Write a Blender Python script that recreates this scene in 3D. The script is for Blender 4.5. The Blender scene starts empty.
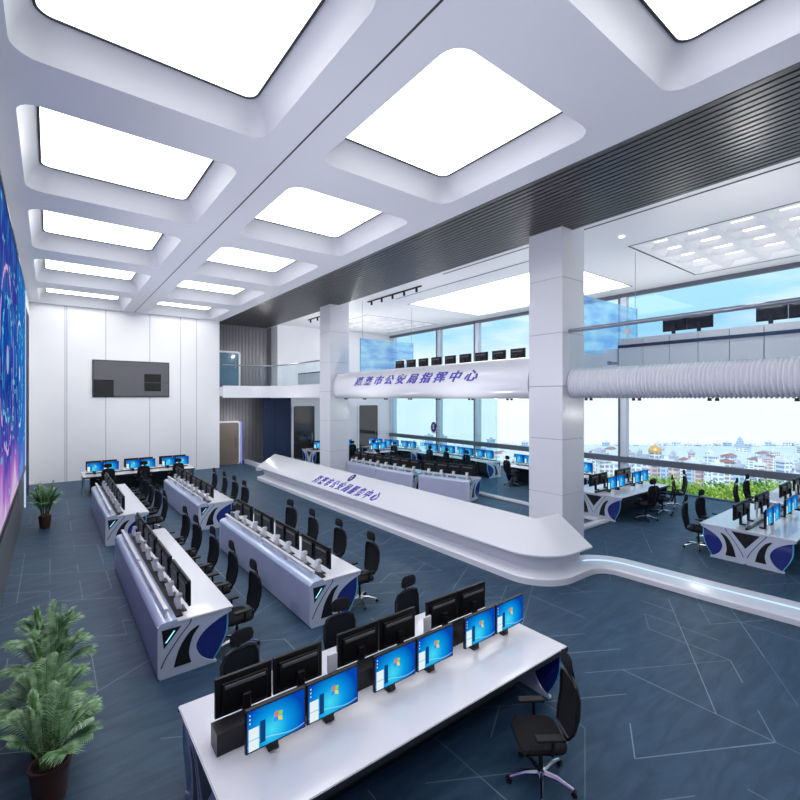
import bpy, bmesh, math, random
from mathutils import Vector, Matrix
random.seed(7)
C = bpy.context.scene.collection
PI = math.pi
R = math.radians

# ------------------------------------------------------------------ materials
def _nt(name):
    m = bpy.data.materials.new(name); m.use_nodes = True
    nt = m.node_tree; nt.nodes.clear()
    out = nt.nodes.new('ShaderNodeOutputMaterial')
    return m, nt, out
def N(nt, t, **kw):
    n = nt.nodes.new(t)
    for k, v in kw.items():
        if k.startswith('_'): setattr(n, k[1:], v)
        else: n.inputs[k.replace('_', ' ')].default_value = v
    return n
def L(nt, a, b): nt.links.new(a, b)
def col(c): return (c[0], c[1], c[2], 1)
def srgb(r, g, b):
    f = lambda c: (c/255/12.92) if c <= 10 else ((c/255+.055)/1.055)**2.4
    return (f(r), f(g), f(b))
def mat(name, c, rough=.5, metal=0, spec=.5, coat=0, noise=0, nscale=8, bump=0, bscale=200):
    m, nt, out = _nt(name)
    p = N(nt, 'ShaderNodeBsdfPrincipled')
    p.inputs['Base Color'].default_value = col(c); p.inputs['Roughness'].default_value = rough
    p.inputs['Metallic'].default_value = metal; p.inputs['Specular IOR Level'].default_value = spec
    p.inputs['Coat Weight'].default_value = coat
    tc = N(nt, 'ShaderNodeTexCoord')
    if noise:
        n = N(nt, 'ShaderNodeTexNoise', Scale=nscale, Detail=4); L(nt, tc.outputs['Object'], n.inputs['Vector'])
        mx = N(nt, 'ShaderNodeMixRGB', _blend_type='MULTIPLY', Fac=noise); mx.inputs[1].default_value = col(c)
        r = N(nt, 'ShaderNodeValToRGB'); r.color_ramp.elements[0].position = .3; r.color_ramp.elements[0].color = (.45, .45, .45, 1)
        r.color_ramp.elements[1].position = .7; r.color_ramp.elements[1].color = (1.15, 1.15, 1.15, 1)
        L(nt, n.outputs['Fac'], r.inputs[0]); L(nt, r.outputs[0], mx.inputs[2]); L(nt, mx.outputs[0], p.inputs['Base Color'])
    if bump:
        n = N(nt, 'ShaderNodeTexNoise', Scale=bscale, Detail=2); L(nt, tc.outputs['Object'], n.inputs['Vector'])
        b = N(nt, 'ShaderNodeBump', Strength=bump, Distance=.01); L(nt, n.outputs['Fac'], b.inputs['Height']); L(nt, b.outputs[0], p.inputs['Normal'])
    L(nt, p.outputs[0], out.inputs[0])
    return m
def emit(name, c, s=1):
    m, nt, out = _nt(name)
    e = N(nt, 'ShaderNodeEmission', Strength=s); e.inputs[0].default_value = col(c); L(nt, e.outputs[0], out.inputs[0]); return m
def glass(name, tint, gl=.06, rough=0.02, mix=None):
    m, nt, out = _nt(name)
    t = N(nt, 'ShaderNodeBsdfTransparent'); t.inputs[0].default_value = col(tint)
    g = N(nt, 'ShaderNodeBsdfGlossy', Roughness=rough)
    lw = N(nt, 'ShaderNodeLayerWeight', Blend=.5); pw = N(nt, 'ShaderNodeMath', _operation='POWER'); L(nt, lw.outputs['Facing'], pw.inputs[0]); pw.inputs[1].default_value = 4
    fr = N(nt, 'ShaderNodeMath', _operation='MULTIPLY_ADD'); L(nt, pw.outputs[0], fr.inputs[0]); fr.inputs[1].default_value = .25; fr.inputs[2].default_value = .02
    mx = N(nt, 'ShaderNodeMixShader'); L(nt, fr.outputs[0], mx.inputs[0]); L(nt, t.outputs[0], mx.inputs[1]); L(nt, g.outputs[0], mx.inputs[2])
    L(nt, mx.outputs[0], out.inputs[0]); return m

LS = 4.6      # luminous ceiling strength
M = {}
M['white_wall'] = mat('white_wall', srgb(230, 231, 235), .42, noise=.06, nscale=.6)
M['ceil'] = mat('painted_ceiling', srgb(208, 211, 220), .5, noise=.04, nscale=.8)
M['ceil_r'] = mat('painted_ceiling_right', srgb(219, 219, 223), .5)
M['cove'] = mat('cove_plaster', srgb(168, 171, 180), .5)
M['seam'] = mat('joint_grey', srgb(150, 158, 172), .6)
M['dark_line'] = mat('dark_trim', (.012, .014, .02), .4)
M['col'] = mat('column_panel', srgb(220, 221, 226), .3, coat=.15)
M['slat'] = mat('dark_gloss_slat', (.085, .08, .088), .38, metal=.7)
M['slat_back'] = mat('slat_backing', (.006, .006, .008), .5)
M['wall_slat'] = mat('grey_metal_slat', srgb(146, 144, 150), .38, metal=.5)
M['brown'] = mat('brown_door', srgb(120, 108, 98), .4, noise=.15, nscale=3)
M['dkglass'] = mat('dark_glazing', (.035, .032, .032), .08, spec=.8)
M['bluedoor'] = mat('blue_grey_glazing', srgb(96, 130, 150), .1, noise=.3, nscale=1.5)
M['counter'] = mat('white_solid_surface', srgb(222, 224, 230), .22, coat=.3)
M['plinth'] = mat('white_plinth', srgb(212, 214, 220), .25, coat=.2)
M['ltblue'] = emit('blue_strip_light', (.45, .62, 1.0), 1.6)
M['uvblue'] = emit('violet_blue_strip', (.28, .3, .95), .9)
M['light'] = emit('luminous_panel', (1.0, .985, .965), LS)
M['light_r'] = emit('luminous_panel_right', (1, .985, .965), 4.4)
M['light_c'] = emit('luminous_grid_panel', (1, .985, .965), 3.2)
M['led_rim'] = emit('white_edge_light', (.55, .7, 1.0), .9)
M['desk_white'] = mat('desk_white_laminate', srgb(214, 214, 219), .2, coat=.35)
M['desk_panel'] = mat('desk_panel_screen_tint', srgb(176, 180, 206), .25, coat=.25, noise=.08, nscale=2)  # lavender is the video wall's purple reflection put into the colour
M['desk_end'] = mat('desk_end_grey', srgb(186, 195, 212), .28, coat=.2)
M['desk_ledge'] = mat('desk_ledge', srgb(176, 190, 214), .14, coat=.5)  # bluish reflection of the video wall mixed into the base colour
M['black'] = mat('black_plastic', (.008, .008, .009), .38, spec=.3)
M['black2'] = mat('satin_black', (.011, .011, .013), .3, spec=.35)
M['vent'] = mat('grey_vent_bar', (.1, .1, .105), .4)
M['blue_glass'] = mat('blue_acrylic', (.012, .022, .19), .1, coat=.6)
M['cyan_edge'] = mat('cyan_acrylic_edge', (.10, .42, .62), .15)
M['cyan_glow'] = emit('cyan_glow', (.3, .85, 1.0), 1.4)
M['chrome'] = mat('chrome', (.62, .64, .67), .18, metal=1)
M['alu'] = mat('brushed_rail', srgb(150, 156, 168), .3, metal=.7)
M['meshf'] = mat('black_mesh_fabric', (.008, .009, .011), .8, spec=.2, bump=.4, bscale=300)
M['fabric'] = mat('black_seat_fabric', (.009, .009, .011), .85, spec=.2, bump=.3, bscale=250)
M['win_frame'] = mat('window_frame_grey', srgb(92, 98, 110), .4, metal=.2)
M['win_white'] = mat('window_post_light', srgb(196, 204, 216), .4)
M['glass'] = glass('window_glass', (.955, .975, .985))
M['teal_glass'] = glass('teal_partition_glass', (.84, .965, .97))
M['rail_glass'] = glass('clear_rail_glass', (.93, .97, .98))
M['sign_blue'] = mat('sign_violet_blue', srgb(62, 58, 176), .35)
M['navy'] = mat('navy_badge', srgb(26, 30, 110), .3)
M['gold'] = mat('gilded_dome', srgb(226, 176, 104), .4, metal=.25)
M['pot'] = mat('brown_pot', (.075, .032, .022), .35)
M['soil'] = mat('dark_soil', (.02, .014, .01), .9)
M['stemg'] = mat('palm_stem', srgb(92, 110, 52), .6)
M['grey_cab'] = mat('upper_desk_grey', srgb(212, 212, 218), .35)
M['stripe'] = mat('upper_desk_stripe', (.02, .03, .07), .25)
M['tv_grey'] = mat('display_grey', srgb(92, 92, 98), .18, spec=.6)
M['tv_black'] = mat('display_black', (.012, .012, .012), .15)
M['dark_panel'] = mat('dark_blue_panel', srgb(40, 52, 78), .7, spec=.15)
M['base_grey'] = mat('screen_base_grey', srgb(92, 94, 100), .5)
M['stone'] = mat('pale_stone', srgb(216, 200, 186), .8, noise=.3, nscale=.3)

def leaf_mat(name, c1, c2, scale):
    m, nt, out = _nt(name)
    tc = N(nt, 'ShaderNodeTexCoord'); n = N(nt, 'ShaderNodeTexNoise', Scale=scale, Detail=3); L(nt, tc.outputs['Object'], n.inputs['Vector'])
    r = N(nt, 'ShaderNodeValToRGB'); r.color_ramp.elements[0].position = .35; r.color_ramp.elements[0].color = col(c1)
    r.color_ramp.elements[1].position = .65; r.color_ramp.elements[1].color = col(c2); L(nt, n.outputs['Fac'], r.inputs[0])
    d = N(nt, 'ShaderNodeBsdfPrincipled', Roughness=.45); L(nt, r.outputs[0], d.inputs['Base Color'])
    t = N(nt, 'ShaderNodeBsdfTranslucent'); L(nt, r.outputs[0], t.inputs[0])
    mx = N(nt, 'ShaderNodeMixShader', Fac=.25); L(nt, d.outputs[0], mx.inputs[1]); L(nt, t.outputs[0], mx.inputs[2]); L(nt, mx.outputs[0], out.inputs[0])
    return m
M['palm'] = leaf_mat('palm_leaf', srgb(46, 104, 42), srgb(158, 196, 148), 9)
M['tree1'] = leaf_mat('bright_tree_leaf', srgb(120, 160, 40), srgb(196, 214, 84), .8)
M['tree2'] = leaf_mat('green_tree_leaf', srgb(56, 112, 40), srgb(130, 176, 66), .8)

def carpet():
    m, nt, out = _nt('blue_carpet')
    g = N(nt, 'ShaderNodeNewGeometry'); sep = N(nt, 'ShaderNodeSeparateXYZ'); L(nt, g.outputs['Position'], sep.inputs[0])
    def mth(op, a, b=None, c=None):
        n = N(nt, 'ShaderNodeMath', _operation=op)
        for i, v in enumerate((a, b, c)):
            if v is None: continue
            if isinstance(v, (int, float)): n.inputs[i].default_value = v
            else: L(nt, v, n.inputs[i])
        return n.outputs[0]
    X, Y = sep.outputs[0], sep.outputs[1]
    total = None
    S = 1.0
    for k, a in enumerate((30, 90, 150)):
        ca, sa = math.cos(R(a)), math.sin(R(a))
        u = mth('ADD', mth('MULTIPLY', X, ca), mth('MULTIPLY', Y, sa))      # along
        v = mth('ADD', mth('MULTIPLY', X, -sa), mth('MULTIPLY', Y, ca))     # across
        vs = mth('DIVIDE', v, S*.5)
        cell = mth('ROUND', vs)
        d = mth('ABSOLUTE', mth('MULTIPLY', mth('SUBTRACT', vs, cell), S*.5))
        line = mth('LESS_THAN', d, .007)
        seg = mth('FLOOR', mth('DIVIDE', mth('ADD', u, mth('MULTIPLY', cell, S*.2887)), S*.57735))
        cv = N(nt, 'ShaderNodeCombineXYZ'); L(nt, cell, cv.inputs[0]); L(nt, seg, cv.inputs[1]); cv.inputs[2].default_value = k*7.3
        wn = N(nt, 'ShaderNodeTexWhiteNoise', _noise_dimensions='3D'); L(nt, cv.outputs[0], wn.inputs['Vector'])
        seg2 = mth('FLOOR', mth('DIVIDE', seg, 2.0))
        cv2 = N(nt, 'ShaderNodeCombineXYZ'); L(nt, cell, cv2.inputs[0]); L(nt, seg2, cv2.inputs[1]); cv2.inputs[2].default_value = k*3.1+50
        wn2 = N(nt, 'ShaderNodeTexWhiteNoise', _noise_dimensions='3D'); L(nt, cv2.outputs[0], wn2.inputs['Vector'])
        gate = mth('MULTIPLY', mth('LESS_THAN', wn.outputs['Value'], .8), mth('MULTIPLY', mth('LESS_THAN', wn2.outputs['Value'], .42), mth('ADD', .35, mth('MULTIPLY', wn2.outputs['Value'], 1.6))))
        x = mth('MULTIPLY', line, gate)
        total = x if total is None else mth('MAXIMUM', total, x)
    n1 = N(nt, 'ShaderNodeTexNoise', Scale=1.3, Detail=6, Distortion=1.2); 
    mp = N(nt, 'ShaderNodeMapping'); mp.inputs['Rotation'].default_value = (0, 0, R(35)); mp.inputs['Scale'].default_value = (1, 4.5, 1)
    L(nt, g.outputs['Position'], mp.inputs[0]); L(nt, mp.outputs[0], n1.inputs['Vector'])
    n2 = N(nt, 'ShaderNodeTexNoise', Scale=60, Detail=2); L(nt, g.outputs['Position'], n2.inputs['Vector'])
    r = N(nt, 'ShaderNodeValToRGB'); r.color_ramp.elements[0].position = .35; r.color_ramp.elements[0].color = col(srgb(37, 61, 83))
    r.color_ramp.elements[1].position = .68; r.color_ramp.elements[1].color = col(srgb(50, 77, 100)); L(nt, n1.outputs['Fac'], r.inputs[0])
    mx2 = N(nt, 'ShaderNodeMixRGB', _blend_type='OVERLAY', Fac=.25); L(nt, r.outputs[0], mx2.inputs[1]); L(nt, n2.outputs['Fac'], mx2.inputs[2])
    mx = N(nt, 'ShaderNodeMixRGB'); L(nt, mx2.outputs[0], mx.inputs[1]); mx.inputs[2].default_value = col(srgb(150, 170, 186))
    L(nt, mth('MULTIPLY', total, .5), mx.inputs[0])
    p = N(nt, 'ShaderNodeBsdfPrincipled', Roughness=.5); p.inputs['Specular IOR Level'].default_value = .3
    L(nt, mx.outputs[0], p.inputs['Base Color']); L(nt, p.outputs[0], out.inputs[0])
    return m
M['carpet'] = carpet()

def screen_mat():
    m, nt, out = _nt('desktop_picture')
    tc = N(nt, 'ShaderNodeTexCoord'); sep = N(nt, 'ShaderNodeSeparateXYZ'); L(nt, tc.outputs['Generated'], sep.inputs[0])
    def mth(op, a, b=None):
        n = N(nt, 'ShaderNodeMath', _operation=op)
        for i, v in enumerate((a, b)):
            if v is None: continue
            if isinstance(v, (int, float)): n.inputs[i].default_value = v
            else: L(nt, v, n.inputs[i])
        return n.outputs[0]
    u = mth('SUBTRACT', 1.0, sep.outputs[0]); v = sep.outputs[2]
    def box(u0, u1, v0, v1, uu=u, vv=v):
        return mth('MULTIPLY', mth('MULTIPLY', mth('GREATER_THAN', uu, u0), mth('LESS_THAN', uu, u1)), mth('MULTIPLY', mth('GREATER_THAN', vv, v0), mth('LESS_THAN', vv, v1)))
    du = mth('MULTIPLY', mth('SUBTRACT', u, .42), 1.5); dv = mth('SUBTRACT', v, .32)
    dist = mth('SQRT', mth('ADD', mth('MULTIPLY', du, du), mth('MULTIPLY', dv, dv)))
    r = N(nt, 'ShaderNodeValToRGB'); e = r.color_ramp.elements
    e[0].position = 0; e[0].color = col(srgb(70, 225, 248)); e[1].position = .85; e[1].color = col(srgb(2, 70, 180))
    x = e.new(.4); x.color = col(srgb(10, 160, 235))
    L(nt, dist, r.inputs[0]); c = r.outputs[0]
    def over(c, msk, rgb):
        mx = N(nt, 'ShaderNodeMixRGB'); L(nt, msk, mx.inputs[0]); L(nt, c, mx.inputs[1]); mx.inputs[2].default_value = col(rgb); return mx.outputs[0]
    # soft light swoosh
    sw = mth('LESS_THAN', mth('ABSOLUTE', mth('SUBTRACT', v, mth('ADD', .12, mth('MULTIPLY', mth('SINE', mth('MULTIPLY', u, 6.0)), .07)))), .012)
    c = over(c, mth('MULTIPLY', sw, .5), srgb(190, 245, 255))
    c = over(c, box(.02, .19, .0, .56), srgb(232, 246, 250))
    c = over(c, box(.02, .19, .26, .28), srgb(150, 190, 210))
    c = over(c, box(.21, .30, .1, .66), srgb(22, 66, 120))
    uu = mth('ADD', u, mth('MULTIPLY', mth('SINE', mth('MULTIPLY', v, 14.0)), .012)); vv = mth('ADD', v, mth('MULTIPLY', mth('SINE', mth('MULTIPLY', u, 22.0)), .02))
    for (a, b, d, f, cc) in ((.46, .525, .6, .71, srgb(240, 120, 60)), (.535, .60, .6, .71, srgb(150, 215, 70)), (.46, .525, .47, .58, srgb(60, 150, 240)), (.535, .60, .47, .58, srgb(252, 212, 50))):
        c = over(c, box(a, b, d, f, uu, vv), cc)
    for k in range(3):
        c = over(c, box(.03, .05, .68+.1*k, .72+.1*k), srgb(220, 240, 250))
    em = N(nt, 'ShaderNodeEmission', Strength=.95); L(nt, c, em.inputs[0]); L(nt, em.outputs[0], out.inputs[0])
    return m
M['screen'] = screen_mat()

def led_mat():
    m, nt, out = _nt('led_wall_picture')
    g = N(nt, 'ShaderNodeNewGeometry'); sep = N(nt, 'ShaderNodeSeparateXYZ'); L(nt, g.outputs['Position'], sep.inputs[0])
    def mth(op, a, b=None):
        n = N(nt, 'ShaderNodeMath', _operation=op)
        for i, v in enumerate((a, b)):
            if v is None: continue
            if isinstance(v, (int, float)): n.inputs[i].default_value = v
            else: L(nt, v, n.inputs[i])
        return n.outputs[0]
    Y, Z = sep.outputs[1], sep.outputs[2]
    r = N(nt, 'ShaderNodeValToRGB'); e = r.color_ramp.elements
    e[0].position = 0; e[0].color = col(srgb(250, 215, 250)); e[1].position = 1; e[1].color = col(srgb(40, 70, 170))
    for p, c in ((.08, (200, 120, 225)), (.2, (90, 70, 190)), (.42, (30, 60, 170)), (.62, (24, 80, 190)), (.8, (60, 60, 170))):
        x = e.new(p); x.color = col(srgb(*c))
    nz = N(nt, 'ShaderNodeTexNoise', Scale=.5, Detail=4); L(nt, g.outputs['Position'], nz.inputs['Vector'])
    t = mth('ADD', mth('DIVIDE', mth('SUBTRACT', Z, 1.5), 6.2), mth('MULTIPLY', mth('SUBTRACT', nz.outputs['Fac'], .5), .5))
    # towards the far end the picture turns cyan-blue
    L(nt, t, r.inputs[0]); c = r.outputs[0]
    def mixc(c, f, rgb):
        mx = N(nt, 'ShaderNodeMixRGB'); mx.use_clamp = True; L(nt, f, mx.inputs[0]); L(nt, c, mx.inputs[1]); mx.inputs[2].default_value = col(rgb); return mx.outputs[0]
    far = mth('MULTIPLY', mth('GREATER_THAN', Y, 16.5), .75); c = mixc(c, far, srgb(30, 130, 225))
    # fine vertical data streaks
    mp = N(nt, 'ShaderNodeMapping'); mp.inputs['Scale'].default_value = (1, 3.2, .5); L(nt, g.outputs['Position'], mp.inputs[0])
    ns = N(nt, 'ShaderNodeTexNoise', Scale=2.6, Detail=5); L(nt, mp.outputs[0], ns.inputs['Vector'])
    nz2 = N(nt, 'ShaderNodeTexNoise', Scale=1.7, Detail=2); L(nt, g.outputs['Position'], nz2.inputs['Vector'])
    rr = N(nt, 'ShaderNodeValToRGB'); rr.color_ramp.elements[0].position = .52; rr.color_ramp.elements[1].position = .68; L(nt, ns.outputs['Fac'], rr.inputs[0])
    c = mixc(c, mth('MULTIPLY', rr.outputs[0], .7), srgb(90, 200, 255))
    bk = N(nt, 'ShaderNodeTexBrick', Scale=1.0, Mortar_Size=.05, Brick_Width=.5, Row_Height=.22); cbk = N(nt, 'ShaderNodeCombineXYZ'); L(nt, Y, cbk.inputs[0]); L(nt, Z, cbk.inputs[1]); L(nt, cbk.outputs[0], bk.inputs['Vector'])
    bk.inputs['Color1'].default_value = (0, 0, 0, 1); bk.inputs['Color2'].default_value = (1, 1, 1, 1); bk.inputs['Mortar'].default_value = (0, 0, 0, 1)
    c = mixc(c, mth('MULTIPLY', mth('MULTIPLY', mth('GREATER_THAN', bk.outputs['Color'], .8), mth('GREATER_THAN', nz2.outputs['Fac'], .5)), .75), srgb(120, 220, 255))
    # rings of a big glowing dial
    for (cy, cz, ra, rgb) in ((12.5, 4.7, 1.9, srgb(255, 190, 250)), (12.5, 4.7, 1.3, srgb(120, 230, 255)), (17.2, 4.6, 1.5, srgb(235, 250, 255)), (8, 5.2, 1.8, srgb(255, 120, 220)), (4, 4.6, 2.0, srgb(120, 230, 255))):
        a = mth('SUBTRACT', Y, cy); b = mth('SUBTRACT', Z, cz)
        d = mth('SQRT', mth('ADD', mth('MULTIPLY', a, a), mth('MULTIPLY', b, b)))
        ring = mth('MULTIPLY', mth('LESS_THAN', mth('ABSOLUTE', mth('SUBTRACT', mth('ADD', d, mth('MULTIPLY', mth('SUBTRACT', ns.outputs['Fac'], .5), .35)), ra)), .05), mth('GREATER_THAN', nz2.outputs['Fac'], .46)); c = mixc(c, ring, rgb)
        core = mth('LESS_THAN', d, ra*.16); c = mixc(c, mth('MULTIPLY', core, .8), rgb)
    em = N(nt, 'ShaderNodeEmission', Strength=.7); L(nt, c, em.inputs[0]); L(nt, em.outputs[0], out.inputs[0])
    return m
M['led'] = led_mat()

def holo_mat():
    m, nt, out = _nt('see_through_display')
    tc = N(nt, 'ShaderNodeTexCoord'); sep = N(nt, 'ShaderNodeSeparateXYZ'); L(nt, tc.outputs['Generated'], sep.inputs[0])
    mp = N(nt, 'ShaderNodeMapping'); mp.inputs['Scale'].default_value = (2, 1, 4); L(nt, tc.outputs['Generated'], mp.inputs[0])
    n = N(nt, 'ShaderNodeTexNoise', Scale=1.6, Detail=5); L(nt, mp.outputs[0], n.inputs['Vector'])
    r = N(nt, 'ShaderNodeValToRGB'); r.color_ramp.elements[0].position = .4; r.color_ramp.elements[0].color = col(srgb(110, 165, 238))
    r.color_ramp.elements[1].position = .62; r.color_ramp.elements[1].color = col(srgb(190, 242, 254)); L(nt, n.outputs['Fac'], r.inputs[0])
    e = N(nt, 'ShaderNodeEmission', Strength=.9); L(nt, r.outputs[0], e.inputs[0])
    t = N(nt, 'ShaderNodeBsdfTransparent'); t.inputs[0].default_value = (.75, .9, 1, 1)
    mx = N(nt, 'ShaderNodeMixShader', Fac=.42)
    L(nt, t.outputs[0], mx.inputs[1]); L(nt, e.outputs[0], mx.inputs[2]); L(nt, mx.outputs[0], out.inputs[0]); return m
M['holo'] = holo_mat()

def facade_mat(name, c, wc):
    m, nt, out = _nt(name)
    tc = N(nt, 'ShaderNodeTexCoord'); g = N(nt, 'ShaderNodeNewGeometry')
    br = N(nt, 'ShaderNodeTexBrick', Scale=1.0, Mortar_Size=.35, Brick_Width=2.4, Row_Height=1.6); br.offset = 0
    br.inputs['Color1'].default_value = col(wc); br.inputs['Color2'].default_value = col([x*.8 for x in wc]); br.inputs['Mortar'].default_value = col(c)
    sep = N(nt, 'ShaderNodeSeparateXYZ'); L(nt, g.outputs['Position'], sep.inputs[0])
    a = N(nt, 'ShaderNodeMath', _operation='SUBTRACT'); L(nt, sep.outputs[0], a.inputs[0]); L(nt, sep.outputs[1], a.inputs[1])
    cb = N(nt, 'ShaderNodeCombineXYZ'); L(nt, a.outputs[0], cb.inputs[0]); L(nt, sep.outputs[2], cb.inputs[1]); L(nt, cb.outputs[0], br.inputs['Vector'])
    p = N(nt, 'ShaderNodeBsdfPrincipled', Roughness=.8); L(nt, br.outputs[0], p.inputs['Base Color']); L(nt, p.outputs[0], out.inputs[0]); return m
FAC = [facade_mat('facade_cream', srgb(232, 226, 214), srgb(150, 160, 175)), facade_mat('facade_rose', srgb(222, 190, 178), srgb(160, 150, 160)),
       facade_mat('facade_white', srgb(238, 240, 242), srgb(165, 180, 200)), facade_mat('facade_haze_blue', srgb(186, 206, 222), srgb(140, 165, 195))]  # pale city colours stand in for distance haze
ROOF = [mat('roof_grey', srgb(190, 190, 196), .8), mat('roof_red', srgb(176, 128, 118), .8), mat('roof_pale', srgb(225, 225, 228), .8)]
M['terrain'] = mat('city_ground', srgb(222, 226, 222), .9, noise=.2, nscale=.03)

# ------------------------------------------------------------------ mesh builder
class MB:
    def __init__(s): s.v = []; s.f = []; s.m = []; s.T = None
    def _add(s, vs, fs, mi=0):
        b = len(s.v)
        if s.T is not None: vs = [tuple(s.T @ Vector(p)) for p in vs]
        s.v += [tuple(p) for p in vs]
        for f in fs: s.f.append([b+i for i in f]); s.m.append(mi)
        return s
    def box(s, x0, x1, y0, y1, z0, z1, mi=0):
        return s._add([(x0,y0,z0),(x1,y0,z0),(x1,y1,z0),(x0,y1,z0),(x0,y0,z1),(x1,y0,z1),(x1,y1,z1),(x0,y1,z1)],
                      [(0,3,2,1),(4,5,6,7),(0,1,5,4),(1,2,6,5),(2,3,7,6),(3,0,4,7)], mi)
    def prism(s, poly, axis, a, b, mi=0):
        n = len(poly)
        def P(p, t):
            return {'x': (t, p[0], p[1]), 'y': (p[0], t, p[1]), 'z': (p[0], p[1], t)}[axis]
        vs = [P(p, a) for p in poly]+[P(p, b) for p in poly]
        fs = [list(range(n))[::-1], list(range(n, 2*n))]+[(i, (i+1) % n, n+(i+1) % n, n+i) for i in range(n)]
        return s._add(vs, fs, mi)
    def lathe(s, prof, n=16, c=(0, 0, 0), mi=0):
        vs = []; fs = []
        for r, z in prof:
            for k in range(n): a = 2*PI*k/n; vs.append((c[0]+r*math.cos(a), c[1]+r*math.sin(a), c[2]+z))
        m = len(prof)
        for j in range(m-1):
            for k in range(n): fs.append((j*n+k, j*n+(k+1) % n, (j+1)*n+(k+1) % n, (j+1)*n+k))
        fs.append(list(range(n))[::-1]); fs.append([(m-1)*n+k for k in range(n)])
        return s._add(vs, fs, mi)
    def tube(s, path, r, n=8, mi=0, closed=False):
        path = [Vector(p) for p in path]; m = len(path); vs = []; fs = []
        rr = r if isinstance(r, (list, tuple)) else [r]*m
        up0 = None
        for i, p in enumerate(path):
            if closed: t = (path[(i+1) % m]-path[i-1]).normalized()
            else: t = (path[min(i+1, m-1)]-path[max(i-1, 0)]).normalized()
            if up0 is None: up0 = Vector((0, 0, 1)) if abs(t.z) < .9 else Vector((1, 0, 0))
            a = t.cross(up0).normalized(); b = a.cross(t).normalized(); up0 = b
            for k in range(n):
                q = 2*PI*k/n; vs.append(p+(a*math.cos(q)+b*math.sin(q))*rr[i])
        for i in range(m if closed else m-1):
            j = (i+1) % m
            for k in range(n): fs.append((i*n+k, i*n+(k+1) % n, j*n+(k+1) % n, j*n+k))
        if not closed: fs.append(list(range(n))[::-1]); fs.append([(m-1)*n+k for k in range(n)])
        return s._add(vs, fs, mi)
    def grid(s, rows, mi=0, closed=False):
        n = len(rows[0]); vs = [p for r in rows for p in r]; fs = []
        for i in range(len(rows)-1):
            for k in range(n if closed else n-1): fs.append((i*n+k, i*n+(k+1) % n, (i+1)*n+(k+1) % n, (i+1)*n+k))
        return s._add(vs, fs, mi)
    def build(s, name, mats, parent=None, bevel=0, smooth=False, seg=2, loc=None, rot=None, recalc=True):
        me = bpy.data.meshes.new(name)
        me.from_pydata(s.v, [], s.f)
        for k, f in enumerate(me.polygons): f.material_index = s.m[k]
        if not isinstance(mats, (list, tuple)): mats = [mats]
        for m in mats: me.materials.append(m)
        bm = bmesh.new(); bm.from_mesh(me)
        if recalc: bmesh.ops.recalc_face_normals(bm, faces=bm.faces)
        if bevel:
            ed = [e for e in bm.edges if len(e.link_faces) == 2 and e.calc_face_angle(0) > .6]
            bmesh.ops.bevel(bm, geom=ed, offset=bevel, segments=seg, affect='EDGES', clamp_overlap=True)
        bm.to_mesh(me); bm.free()
        if smooth:
            for f in me.polygons: f.use_smooth = True
            if hasattr(me, 'set_sharp_from_angle'): me.set_sharp_from_angle(angle=R(40))
        o = bpy.data.objects.new(name, me); C.objects.link(o)
        if parent: o.parent = parent
        if loc: o.location = loc
        if rot: o.rotation_euler = rot
        return o

def tag(o, label=None, cat=None, group=None, kind=None):
    if label: o['label'] = label
    if cat: o['category'] = cat
    if group: o['group'] = group
    if kind: o['kind'] = kind
    return o
def thing(name, label, cat, loc=(0, 0, 0), rz=0, group=None):
    o = bpy.data.objects.new(name, None); C.objects.link(o); o.location = loc; o.rotation_euler = (0, 0, rz)
    o.empty_display_size = .2
    return tag(o, label, cat, group)
def struct(o, label, cat='room shell'):
    return tag(o, label, cat, None, 'structure')
KIDS = {}
def kids_of(o):
    return [c for c in o.children]
def dup(root, loc, rz, label, group=None):
    r = root.copy(); C.objects.link(r); r.location = loc; r.rotation_euler = (0, 0, rz); r['label'] = label
    if group: r['group'] = group
    for ch in TREE[root.name]:
        c = ch.copy(); C.objects.link(c); c.parent = r
        for g in TREE2.get(ch.name, []):
            d = g.copy(); C.objects.link(d); d.parent = c
    return r
TREE = {}; TREE2 = {}
def remember(root):
    TREE[root.name] = list(root.children)
    for c in root.children: TREE2[c.name] = list(c.children)

ORD = ['first', 'second', 'third', 'fourth', 'fifth', 'sixth', 'seventh', 'eighth', 'ninth', 'tenth', 'eleventh', 'twelfth']

def rrect(x0, x1, y0, y1, r, n=5):
    pts = []
    for cx, cy, a0 in ((x1-r, y1-r, 0), (x0+r, y1-r, 90), (x0+r, y0+r, 180), (x1-r, y0+r, 270)):
        for k in range(n+1):
            a = R(a0+90*k/n); pts.append((cx+r*math.cos(a), cy+r*math.sin(a)))
    return pts
def holed_plate(name, outer, holes, z, m, thick=0):
    cu = bpy.data.curves.new(name+'_outline', 'CURVE'); cu.dimensions = '2D'; cu.fill_mode = 'BOTH'; cu.extrude = thick/2
    for loop in [outer]+holes:
        sp = cu.splines.new('POLY'); sp.points.add(len(loop)-1); sp.use_cyclic_u = True
        for i, p in enumerate(loop): sp.points[i].co = (p[0], p[1], 0, 1)
    t = bpy.data.objects.new('tmp', cu); C.objects.link(t); bpy.context.view_layer.update()
    me = bpy.data.meshes.new_from_object(t.evaluated_get(bpy.context.evaluated_depsgraph_get()))
    bpy.data.objects.remove(t); bpy.data.curves.remove(cu)
    me.name = name; me.materials.clear(); me.materials.append(m)
    o = bpy.data.objects.new(name, me); C.objects.link(o); o.location.z = z
    return o
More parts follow.
